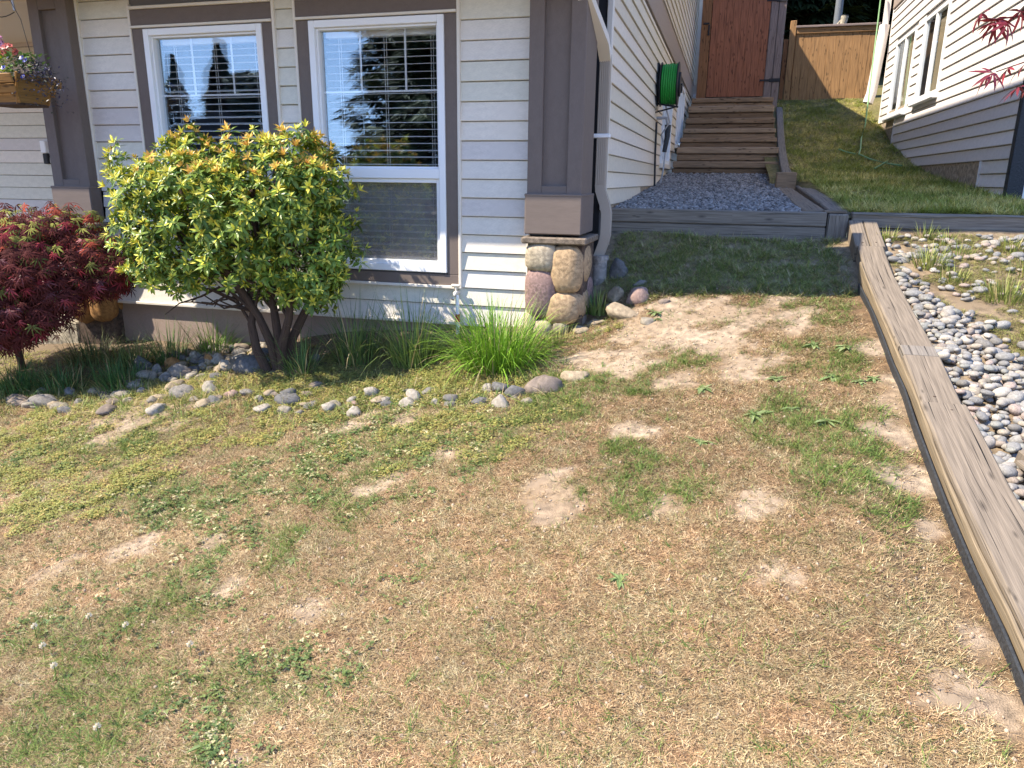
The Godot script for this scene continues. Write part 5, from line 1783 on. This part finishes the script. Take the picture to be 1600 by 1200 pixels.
func build_pebbles() -> void:
	rng.seed = 410
	var kinds := []
	for k in 6: kinds.append(stone_mesh(430 + k, 0.09, 6, 10, R(2.0, 2.5)))
	var cols := [Color(0.28, 0.265, 0.245), Color(0.20, 0.20, 0.20), Color(0.37, 0.325, 0.27), Color(0.52, 0.465, 0.39), Color(0.15, 0.15, 0.15), Color(0.31, 0.225, 0.165), Color(0.38, 0.265, 0.215), Color(0.24, 0.245, 0.215), Color(0.38, 0.315, 0.225), Color(0.11, 0.10, 0.09), Color(0.285, 0.28, 0.275)]
	var said := ["mid grey", "dark grey", "warm grey", "whitish", "charcoal", "brown", "pinkish", "greenish grey", "beige", "black", "cool grey"]
	var mats := []
	for i in 11: cols[i] = Color(cols[i].r * 1.22 + 0.03, cols[i].g * 1.22 + 0.03, cols[i].b * 1.22 + 0.028).lerp(Color(0.46, 0.43, 0.385), 0.35)
	for c in cols: mats.append(mat(c, 0.85, "speck0", Vector3(9, 9, 9), 0.05, true))
	var spots := []
	var z := -5.45
	while z < -1.2:
		var x := 1.005
		while x < 2.75:
			var p := Vector3(x + R(-.018, .018), 0, z + R(-.018, .018))
			var patchy := pebbled(p.x, p.z)  # pebbles thin out at the top right of the bed
			if R(0, 1) < (0.34 if p.z < -5.0 else 0.10) + 0.95 * patchy:
				p.y = bed(p.x, p.z) + R(-0.003, 0.022)
				spots.append(p)
				if R(0, 1) < 0.35 * patchy: spots.append(Vector3(p.x + R(-.03, .03), p.y + 0.022, p.z + R(-.03, .03)))
			x += 0.036
		z += 0.033
	spots.sort_custom(func(a, b): return a.distance_squared_to(EYE) < b.distance_squared_to(EYE))
	var made := 0
	var xf := [[], [], [], [], [], []]
	var cc := [[], [], [], [], [], []]
	for p in spots:
		var k := rng.randi_range(0, 5)
		var s := R(0.030, 0.060) if R(0, 1) < 0.88 else R(0.06, 0.09)
		var t := Transform3D(Basis.from_euler(Vector3(R(-.35, .35), R(0, TAU), R(-.35, .35))).scaled_local(Vector3(s, s * R(0.42, 0.62), s * R(0.6, 0.85))), p)
		var c := rng.randi_range(0, 10)
		if made < 300 and in_view(p):
			made += 1
			var o := obj("river_pebble", kinds[k], mats[c], self, t)
			tag(o, "smooth %s river pebble in the bed right of the long timber" % said[c], "pebble", "%s river pebbles" % said[c])
		else:
			xf[k].append(t)
			cc[k].append(cols[c])
	var root := thing("far_pebbles", "the smaller and farther river pebbles of the bed right of the timber", "pebbles")
	root.set_meta("kind", "stuff")
	for k in 6: scatter("pebbles", kinds[k], M.tinted, xf[k], cc[k], root)
	# crushed gravel on the landing
	var gk := []
	for k in 3: gk.append(stone_mesh(470 + k, 0.35, 4, 6, 3.2))
	xf = [[], [], []]
	cc = [[], [], []]
	for i in 16000:
		var zz := -5.63 - 4.8 * pow(R(0, 1), 1.3)
		var xx := R(-0.80, 0.50 if zz > -8.5 else 0.6)
		var k := rng.randi_range(0, 2)
		var s := R(0.018, 0.042)
		xf[k].append(Transform3D(Basis.from_euler(Vector3(R(0, TAU), R(0, TAU), R(0, TAU))).scaled_local(Vector3(s, s * 0.7, s * 0.85)), Vector3(xx, gravel_y(zz) + R(0.0, 0.014), zz)))
		cc[k].append(Color(0.29, 0.275, 0.26) * R(0.4, 1.9))
	root = thing("crushed_gravel", "loose grey crushed gravel covering the landing", "gravel")
	root.set_meta("kind", "stuff")
	for k in 3: scatter("gravel", gk[k], M.tinted, xf[k], cc[k], root)
	# crumbs of soil and tiny stones on the lawn
	xf = [[], [], []]
	cc = [[], [], []]
	for i in 9000:
		var zz := R(-5.4, -0.8)
		var xx := R(-1.77 + 1.17 * (zz + 1.2) - 0.5, 0.77)
		if zz < -4.3 and xx < -0.8: continue
		var b := field(g_bare, xx, zz)
		if R(0, 1) > 0.25 + b: continue
		var k := rng.randi_range(0, 2)
		var s := R(0.004, 0.013)
		xf[k].append(Transform3D(Basis.from_euler(Vector3(R(0, TAU), R(0, TAU), 0)).scaled_local(Vector3(s, s * 0.7, s)), Vector3(xx, lawn(xx, zz) + 0.002, zz)))
		cc[k].append(Color(0.62, 0.48, 0.34) * R(0.7, 1.2))
	root = thing("soil_crumbs", "crumbs of dry soil and tiny stones on the bare patches", "soil crumbs")
	root.set_meta("kind", "stuff")
	for k in 3: scatter("crumbs", gk[k], M.tinted, xf[k], cc[k], root)


# ---------------------------------------------------------------- small things
func torus(m: MB, c: Vector3, axis: Vector3, r: float, t: float, segs := 28, sides := 8) -> void:
	var b := orient(axis.normalized(), 0.0)
	for i in segs:
		for j in sides:
			var p := []
			for q in [[i, j], [i + 1, j], [i + 1, j + 1], [i, j + 1]]:
				var a: float = TAU * q[0] / segs
				var e: float = TAU * q[1] / sides
				var rad := b * Vector3(cos(a), 0, sin(a))
				var nn := rad * cos(e) + b.y * sin(e)
				p.append([c + rad * r + nn * t, nn])
			m.quads(p[0][0], p[1][0], p[2][0], p[3][0], p[0][1], p[1][1], p[2][1], p[3][1])


func disc(m: MB, c: Vector3, axis: Vector3, r: float, t: float, segs := 24) -> void:
	tube(m, [c - axis * t * 0.5, c + axis * t * 0.5], r, r, segs)


func build_small() -> void:
	# hose reel on our side wall
	var at := Vector3(SIDE, 2.575, -8.45)
	var r := thing("hose_reel", "wall hose reel wound with bright green hose on our house's side wall", "hose reel", at)
	bar("bracket", r, Vector3(0.0, -0.22, -0.10), Vector3(0.035, 0.22, 0.10), M.plastic)
	for x in [0.07, 0.305]:
		var m := MB.new()
		disc(m, Vector3(x, 0, 0), Vector3.RIGHT, 0.235, 0.014)
		obj("flange", m.done(), M.black, r)
	var hub := MB.new()
	disc(hub, Vector3(0.19, 0, 0), Vector3.RIGHT, 0.13, 0.30)
	obj("drum", hub.done(), M.black, r)
	for k in 7:
		var m := MB.new()
		torus(m, Vector3(0.098 + 0.0305 * k, R(-.004, .004), 0), Vector3.RIGHT, 0.205 + R(-0.006, 0.006), 0.0165)
		obj("hose_coil", m.done(), M.hose, r)
	var arm := MB.new()
	tube(arm, [Vector3(0.0, -0.20, 0.05), Vector3(0.33, -0.245, 0.05)], 0.012, 0.012, 6)
	tube(arm, [Vector3(0.33, 0.0, 0.0), Vector3(0.36, 0.0, 0.0), Vector3(0.36, -0.09, 0.0)], 0.014, 0.014, 6)
	tube(arm, [Vector3(0.0, -0.30, 0.03), Vector3(0.30, -0.24, 0.03)], 0.010, 0.010, 6)
	obj("crank_arm", arm.done(), M.black, r)
	r.scale = Vector3(0.74, 0.93, 0.93)
	# tap, timer and supply hose below the reel
	var s := thing("hose_tap", "tap with connector and dark supply hose below the reel on the side wall", "tap", Vector3(SIDE, 2.2, -8.55))
	var a := MB.new()
	tube(a, [Vector3(0.0, 0.05, 0), Vector3(0.12, 0.05, 0), Vector3(0.14, -0.02, 0)], 0.018, 0.016, 8)
	obj("spout", a.done(), M.steel, s)
	a = MB.new()
	tube(a, [Vector3(0.14, -0.02, 0), Vector3(0.14, -0.14, 0.0), Vector3(0.12, -0.30, 0.02)], 0.035, 0.024, 8)
	obj("connector", a.done(), M.plastic, s)
	a = MB.new()
	tube(a, [Vector3(0.10, 0.20, 0.08), Vector3(0.16, 0.0, 0.06), Vector3(0.08, -0.12, 0.04), Vector3(0.13, -0.3, 0.0), Vector3(0.12, -0.5, 0.02), Vector3(0.10, -0.62, 0.02)], 0.010, 0.010, 6)
	obj("supply_hose", a.done(), M.steel, s)
	a = MB.new()
	tube(a, [Vector3(0.03, 0.0, 0.14), Vector3(0.035, -0.3, 0.15), Vector3(0.05, -0.66, 0.16)], 0.012, 0.012, 6)
	obj("drain_hose", a.done(), M.black, s)
	# far downpipe at the end of the side wall
	var dp := thing("side_downpipe", "cream downpipe at the far corner of our side wall beside the gate", "downpipe", Vector3(-0.77, 0, -15.6))
	a = MB.new()
	tube(a, [Vector3(0, 5.8, 0), Vector3(0, 3.25, 0), Vector3(0.03, 3.15, 0.05)], 0.045, 0.045, 4, true)
	obj("pipe", a.done(), M.cream, dp)
	a = MB.new()
	tube(a, [Vector3(-0.01, 3.2, 0), Vector3(-0.01, 2.95, 0.02)], 0.075, 0.075, 10)
	obj("pipe_foot", a.done(), M.white, dp)
	# garden hoses on the slope
	rng.seed = 450
	var hp := []
	for q in [[1.95, -13.0], [1.80, -12.2], [1.72, -11.6], [1.62, -11.0], [1.72, -10.7], [1.88, -10.4], [2.0, -10.2]]: hp.append(Vector3(q[0], bank(q[0], q[1]) + 0.03, q[1]))
	hp.push_front(Vector3(1.97, 4.4, -13.25))
	a = MB.new()
	tube(a, hp, 0.011, 0.011, 6)
	tag(obj("garden_hose", a.done(), M.hose_pale, self), "pale green garden hose coming down the neighbour's downpipe onto the slope", "hose")
	hp = [Vector3(NEXT - 0.12, 1.87, -11.35), Vector3(NEXT - 0.18, 1.80, -11.1), Vector3(NEXT - 0.30, bank(1.9, -10.6) + 0.03, -10.6), Vector3(NEXT - 0.55, bank(1.65, -9.9) + 0.025, -9.9)]
	a = MB.new()
	tube(a, hp, 0.011, 0.011, 6)
	tag(obj("garden_hose", a.done(), M.hose_pale, self), "short pale green hose hanging from the neighbour's low wall tap", "hose")
	hp = []
	for q in [[1.42, -11.4], [1.50, -11.25], [1.58, -11.05]]: hp.append(Vector3(q[0], bank(q[0], q[1]) + 0.03, q[1]))
	a = MB.new()
	tube(a, hp, 0.011, 0.011, 6)
	tag(obj("garden_hose", a.done(), M.hose_pale, self), "loose end of green hose lying on the slope grass", "hose")
	# pale pot on the fence rail
	var pot := thing("pale_pot", "small whitish pot standing on the back fence's cap rail", "pot", Vector3(1.735, 4.332, -15.5))
	a = MB.new()
	tube(a, [Vector3(0, 0, 0), Vector3(0.01, 0.06, 0), Vector3(0.02, 0.13, 0)], 0.055, 0.065, 12)
	tube(a, [Vector3(-0.09, 0, 0), Vector3(-0.05, 0.05, 0), Vector3(0, 0.10, 0)], 0.02, 0.02, 8)
	obj("body", a.done(), M.porch, pot)
	a = MB.new()
	tube(a, [Vector3(0.02, 0.125, 0), Vector3(0.022, 0.15, 0)], 0.062, 0.058, 12)
	obj("rim", a.done(), M.black, pot)
	build_crate()


func build_crate() -> void:
	# hanging wooden flower box at the upper left
	var at := Vector3(-4.49, 2.03, -4.02)
	var t := thing("hanging_planter", "hanging wooden planter box with pink, red and purple flowers at the upper left", "planter", at)
	var m := MB.new()
	# tapered tray of boards, wider at the top
	for k in 3:
		var y := 0.058 * k
		var w := 0.115 + 0.062 * (k + 0.5) / 3.0 * 1.0
		for s in [-1.0, 1.0]:
			var b := MB.new()
			span(b, Vector3(-w - 0.03, y, -0.007), Vector3(w + 0.03, y + 0.054, 0.007), 0.003, Vector2(R(0, 1), R(0, .4)))
			obj("slat", b.done(), M.crate, t, Transform3D(Basis(Vector3.RIGHT, 0.28 * s), Vector3(0, 0, s * (0.105 + 0.018 * k))))
	for s in [-1.0, 1.0]:
		var b := MB.new()
		b.quad(Vector3(s * 0.13, 0, -0.1), Vector3(s * 0.13, 0, 0.1), Vector3(s * 0.205, 0.17, 0.15), Vector3(s * 0.205, 0.17, -0.15), Vector3(s, 0.4, 0).normalized(), Vector2(0, 0), Vector2(.2, 0), Vector2(.3, .17), Vector2(0, .17))
		tube(b, [Vector3(s * 0.128, -0.005, 0.108), Vector3(s * 0.21, 0.175, 0.155)], 0.008, 0.008, 5)
		obj("end_board", b.done(), M.crate, t)
	bar("base_board", t, Vector3(-0.14, -0.012, -0.115), Vector3(0.14, 0.004, 0.115), M.bark)
	bar("potting_soil", t, Vector3(-0.16, 0.12, -0.12), Vector3(0.16, 0.150, 0.12), M.mortar)
	# foliage: lime leaves left, dark trailing plant right
	rng.seed = 460
	var leafm := MB.new()
	leaf(leafm, Vector3(), Vector3(0, 0.2, 1).normalized(), Vector3.UP, 0.045, 0.024, 0.5, 0.2)
	var lm := leafm.done()
	var xs := []
	var cs := []
	for k in 420:
		var p := Vector3(R(-0.30, 0.2), R(0.14, 0.30), R(-0.12, 0.16))
		var c := Color(0.05, 0.12, 0.03).lerp(Color(0.13, 0.22, 0.05), R(0, 1))
		if p.x < 0.03 and p.z > -0.02 and R(0, 1) < 0.75: c = Color(0.42, 0.52, 0.04)
		xs.append(Transform3D(Basis.from_euler(Vector3(R(-0.8, 0.6), R(0, TAU), R(-.4, .4))).scaled_local(Vector3.ONE * R(0.6, 1.2)), p))
		cs.append(c)
	for k in 620:
		var f := R(0, 1)
		var p := Vector3(0.17 + 0.21 * f + R(-.05, .05), 0.22 - 0.13 * f * f + R(-0.07, 0.05) - maxf(0, R(-0.4, 0.14)), R(-0.06, 0.16))
		xs.append(Transform3D(Basis.from_euler(Vector3(R(-0.8, 0.8), R(0, TAU), R(-.6, .6))).scaled_local(Vector3(0.4, 0.5, 0.55) * R(0.7, 1.2)), p))
		cs.append(Color(0.035, 0.045, 0.035).lerp(Color(0.05, 0.045, 0.10), R(0, 1)))
	scatter("foliage", lm, M.leaf, xs, cs, t)
	var petal := func(c: Color, n: int, rad: float) -> ArrayMesh:
		var f := MB.new()
		for k in n:
			var d := Vector3(cos(TAU * k / n), 0.35, sin(TAU * k / n)).normalized()
			f.col = c
			leaf(f, d * 0.002, d, Vector3.UP, rad, rad * 0.9, 0.2, 0.1, 2)
		f.col = Color(0.03, 0.015, 0.03)
		disc(f, Vector3(0, 0.003, 0), Vector3.UP, rad * 0.22, 0.002, 8)
		return f.done()
	var face := Basis(Vector3.RIGHT, 1.0)
	var pink: ArrayMesh = petal.call(Color(0.62, 0.28, 0.42), 5, 0.018)
	var red: ArrayMesh = petal.call(Color(0.45, 0.08, 0.07), 5, 0.017)
	var lilac: ArrayMesh = petal.call(Color(0.50, 0.28, 0.62), 5, 0.022)
	var blue: ArrayMesh = petal.call(Color(0.10, 0.11, 0.42), 5, 0.018)
	for k in 30:
		var d := Vector3(rng.randfn(), rng.randfn(), rng.randfn()).normalized()
		obj("pink_flower", pink, M.leaf, t, Transform3D(orient((d + Vector3(0, .3, .5)).normalized(), R(0, 6)), Vector3(-0.075, 0.375, 0.05) + d * Vector3(0.075, 0.045, 0.05)))
	for k in 16:
		var d := Vector3(rng.randfn(), rng.randfn(), rng.randfn()).normalized()
		obj("red_flower", red, M.leaf, t, Transform3D(orient((d + Vector3(0, .3, .5)).normalized(), R(0, 6)), Vector3(0.06, 0.315, 0.06) + d * Vector3(0.055, 0.035, 0.04)))
	for q in [[0.055, 0.165, 0.17], [-0.01, 0.19, 0.15]]:
		obj("lilac_flower", lilac, M.leaf, t, Transform3D(face, Vector3(q[0], q[1], q[2])))
	for q in [[0.11, 0.20, 0.15], [0.21, 0.26, 0.1], [0.235, 0.245, 0.1], [0.22, 0.15, 0.12], [-0.04, 0.2, 0.16]]:
		obj("blue_flower", blue, M.leaf, t, Transform3D(face, Vector3(q[0], q[1], q[2])))
	for s in [-1.0, 1.0]:
		var b := MB.new()
		tube(b, [Vector3(s * 0.2, 0.17, 0), Vector3(s * 0.14, 0.5, 0), Vector3(0, 0.75, 0)], 0.002, 0.002, 4)
		obj("hanger_wire", b.done(), M.black, t)
	# cable and metal rod on the porch
	var c := thing("porch_cable", "dark cable sagging to a bright metal rod hung beside the left column", "cable", Vector3(-4.60, 2.58, -4.22))
	var b := MB.new()
	var pts := []
	for k in 9:
		var f := k / 8.0
		pts.append(Vector3(-0.30 + 0.29 * f, 0.10 - 0.06 * f - 0.10 * sin(PI * f) * 0.5, 0))
	tube(b, pts, 0.003, 0.003, 5)
	obj("cable", b.done(), M.black, c)
	b = MB.new()
	tube(b, [Vector3(-0.015, 0.14, 0), Vector3(-0.006, 0.05, 0)], 0.008, 0.008, 8)
	obj("rod", b.done(), M.steel, c)


# ---------------------------------------------------------------- trees: behind the fence, and across the street where the windows mirror them
func crown_tree(called: String, label: String, at: Vector3, ht: float, rad: float, count: int, c0: Color, c1: Color, conifer: bool, bare: float, trunk: Material, sd: int, sz := 1.0) -> void:
	rng.seed = sd
	var t := thing(called, label, "tree", at)
	var m := MB.new()
	tube(m, [Vector3(0, -0.5, 0), Vector3(0.05, ht * 0.3, 0), Vector3(-0.03, ht * 0.65, 0.04), Vector3(0, ht * 0.97, 0)], 0.045 * ht * 0.3 + 0.06, 0.02, 9)
	obj("trunk", m.done(), trunk, t)
	var br := MB.new()
	var spr := MB.new()
	for k in 7:
		var an := R(-0.9, 0.9)
		var d := Vector3(sin(an), R(-0.15, 0.15), cos(an)).normalized()
		spr.col = Color.WHITE * R(0.7, 1.2)
		spr.col.a = 1
		leaf(spr, Vector3(), d, Vector3.UP, R(0.20, 0.38) * sz, R(0.05, 0.09) * sz, 0.3, 0.2, 2)
	var xs := []
	var cs := []
	for k in count:
		var f := pow(R(0, 1), 0.75)
		var y := lerpf(bare * ht, ht, f)
		var an := R(0, TAU)
		var w: float
		if conifer:
			w = rad * (1.0 - f) * (0.72 + 0.28 * sin(f * 55.0 + 2.0 * sin(an * 3.0))) + 0.03
		else:
			w = rad * sqrt(maxf(0.02, 1.0 - pow(2.0 * f - 1.0, 2.0))) * (0.8 + 0.3 * lumps.get_noise_2d(an * 2.0, f * 6.0 + sd))
		var rr := w * pow(R(0.15, 1), 0.45)
		var p := Vector3(cos(an) * rr, y - (0.25 * rr if conifer else 0.0), sin(an) * rr)
		xs.append(Transform3D(Basis.from_euler(Vector3(R(-0.2, 0.6), PI / 2 - an + R(-.6, .6), R(-.4, .4))).scaled_local(Vector3.ONE * R(0.7, 1.4)), p))
		cs.append(c0.lerp(c1, R(0, 1)))
		if k % 40 == 0: tube(br, [Vector3(0, y - 0.1, 0), p * 0.5 + Vector3(0, y * 0.5, 0), p], 0.035, 0.008, 5)
	obj("limbs", br.done(), trunk, t)
	scatter("crown", spr.done(), M.blade, xs, cs, t)


func build_backdrop() -> void:
	var dk := Color(0.010, 0.022, 0.008)
	var dl := Color(0.028, 0.048, 0.014)
	crown_tree("forest_tree", "dark evergreen tree behind the gate's right post", Vector3(0.9, 3.6, -19.0), 9.0, 2.6, 6000, dk, dl, false, 0.0, M.bark, 1001, 1.3)
	crown_tree("forest_tree", "dark evergreen tree behind the middle of the fence", Vector3(2.6, 3.6, -21.0), 10.0, 3.2, 7000, dk, dl, false, 0.05, M.bark, 1002, 1.2)
	crown_tree("forest_tree", "dark tree behind the fence's right end", Vector3(4.6, 3.6, -20.0), 9.0, 2.8, 5000, dk, dl, false, 0.03, M.bark, 1003, 1.2)
	crown_tree("forest_tree", "dark tree standing behind the red gate", Vector3(-1.6, 3.8, -20.5), 9.0, 2.6, 2200, dk, dl, false, 0.05, M.bark, 1004, 1.2)
	crown_tree("forest_tree", "dark bushy tree farther behind the fence", Vector3(1.7, 3.6, -25.0), 9.0, 4.5, 8000, dk, dl, false, 0.0, M.bark, 1005, 1.6)
	var pt := thing("pale_barked_tree", "slim pale grey tree trunk rising behind the fence", "tree", Vector3(1.79, 3.4, -17.0))
	var m := MB.new()
	tube(m, [Vector3(0, 0, 0), Vector3(0.01, 1.5, 0), Vector3(0.0, 4.5, 0), Vector3(0.05, 7, 0)], 0.085, 0.05, 10)
	obj("trunk", m.done(), M.bark_pale, pt)
	# across the street, mirrored in the two windows
	var c0 := Color(0.03, 0.055, 0.04)  # lighter greens carry distance haze in their colour
	var c1 := Color(0.09, 0.125, 0.08)
	crown_tree("street_conifer", "tall conifer across the street, mirrored in the middle of the left window", Vector3(-26.8, -2.4, 27.6), 10.9, 4.0, 12000, c0, c1, true, 0.1, M.bark, 1011, 0.5)
	crown_tree("street_conifer", "dark conifer across the street, mirrored low in the left window", Vector3(-18.3, -2.4, 15.6), 7.8, 2.3, 9000, Color(0.006, 0.01, 0.006), Color(0.015, 0.022, 0.01), true, 0.05, M.bark, 1012, 0.45)
	crown_tree("street_conifer", "slim conifer mirrored at the left edge of the left window", Vector3(-29.0, -2.4, 26.6), 10.2, 2.8, 9000, c0, c1, true, 0.1, M.bark, 1013, 0.5)
	crown_tree("street_tree", "round tree across the street, mirrored right of the conifers", Vector3(-24.2, -2.4, 26.6), 9.2, 3.0, 2600, c0, c1, false, 0.2, M.bark, 1014, 1.6)
	crown_tree("street_conifer", "big spreading conifer mirrored across the right window", Vector3(-8.6, -2.4, 15.0), 17.0, 4.6, 9000, Color(0.014, 0.030, 0.010), Color(0.09, 0.12, 0.035), true, 0.08, M.bark, 1015, 1.5)
	crown_tree("street_conifer", "second big conifer mirrored at the left part of the right window", Vector3(-11.6, -2.4, 17.2), 15.0, 3.6, 5000, Color(0.014, 0.030, 0.010), Color(0.09, 0.12, 0.035), true, 0.08, M.bark, 1016, 1.5)
	var h := thing("street_house", "grey-roofed house across the street, mirrored in the windows", "house", Vector3(-21.0, -2.4, 19.0))
	h.rotation.y = 0.9
	bar("walls", h, Vector3(-7.5, 0, -3), Vector3(7.5, 4.3, 3), M.inside)
	m = MB.new()
	m.quad(Vector3(-8, 4.3, -3.5), Vector3(8, 4.3, -3.5), Vector3(7, 6.2, 0), Vector3(-7, 6.2, 0), Vector3(0, .8, -.6))
	m.quad(Vector3(-8, 4.3, 3.5), Vector3(8, 4.3, 3.5), Vector3(7, 6.2, 0), Vector3(-7, 6.2, 0), Vector3(0, .8, .6))
	m.tri(Vector3(-8, 4.3, -3.5), Vector3(-8, 4.3, 3.5), Vector3(-7, 6.2, 0), Vector3(-1, .4, 0), Vector3(-1, .4, 0), Vector3(-1, .4, 0))
	m.tri(Vector3(8, 4.3, -3.5), Vector3(8, 4.3, 3.5), Vector3(7, 6.2, 0), Vector3(1, .4, 0), Vector3(1, .4, 0), Vector3(1, .4, 0))
	obj("roof", m.done(), M.roof, h)


func view_basis() -> Basis:
	return Basis(Vector3(0.96197946, 0.01069953, -0.27291215), Vector3(-0.08318902, 0.96323222, -0.25546680), Vector3(0.26014440, 0.26845710, 0.92749969)).orthonormalized()


func _ready() -> void:
	# camera, sky, sun, exposure
	var cam := Camera3D.new()
	cam.name = "camera"
	cam.transform = Transform3D(view_basis(), EYE)
	cam.fov = rad_to_deg(2.0 * atan(600.0 / 1150.0))
	cam.near = 0.05
	cam.far = 600.0
	add_child(cam)
	cam.current = true
	var env := Environment.new()
	var sky := Sky.new()
	var sm := ProceduralSkyMaterial.new()
	sm.sky_top_color = Color(0.31, 0.43, 0.65)
	sm.sky_horizon_color = Color(0.74, 0.835, 0.955)
	sm.sky_curve = 0.18
	sm.ground_bottom_color = Color(0.35, 0.33, 0.28)
	sm.ground_horizon_color = Color(0.55, 0.56, 0.55)
	sm.sky_energy_multiplier = 1.3
	sky.sky_material = sm
	env.background_mode = Environment.BG_SKY
	env.sky = sky
	env.tonemap_mode = Environment.TONE_MAPPER_LINEAR
	env.tonemap_exposure = 2.18
	env.sdfgi_enabled = true
	env.ssao_enabled = true
	env.ssil_enabled = true
	var we := WorldEnvironment.new()
	we.name = "world_environment"
	we.environment = env
	add_child(we)
	var sun := DirectionalLight3D.new()
	sun.name = "sun"
	sun.light_energy = 1.6
	sun.light_color = Color(1.0, 0.955, 0.88)
	sun.light_angular_distance = 0.5
	sun.shadow_enabled = true
	sun.basis = Basis.looking_at(Vector3(1.0, -1.4, -0.55).normalized(), Vector3.UP)
	add_child(sun)

	rng.seed = 1
	lumps.seed = 3
	lumps.frequency = 0.7
	lumps.fractal_octaves = 3
	fine.seed = 4
	fine.frequency = 0.9
	make_textures()
	make_materials()
	for c in [Color(0.09, 0.016, 0.022), Color(0.17, 0.024, 0.034), Color(0.25, 0.030, 0.038), Color(0.13, 0.028, 0.03)]:
		var m := leaf_mat(0.45, 0.6)
		m.albedo_color = c.linear_to_srgb()
		red_mats.append(m)
	solve_heights()
	build_ground()
	build_house()
	build_next_house()
	build_yard_wood()
	build_backdrop()
	build_rocks()
	build_pebbles()
	build_bush()
	build_maple()
	build_beds_plants()
	build_lawn_grass()
	build_small()
	build_maple_twigs()
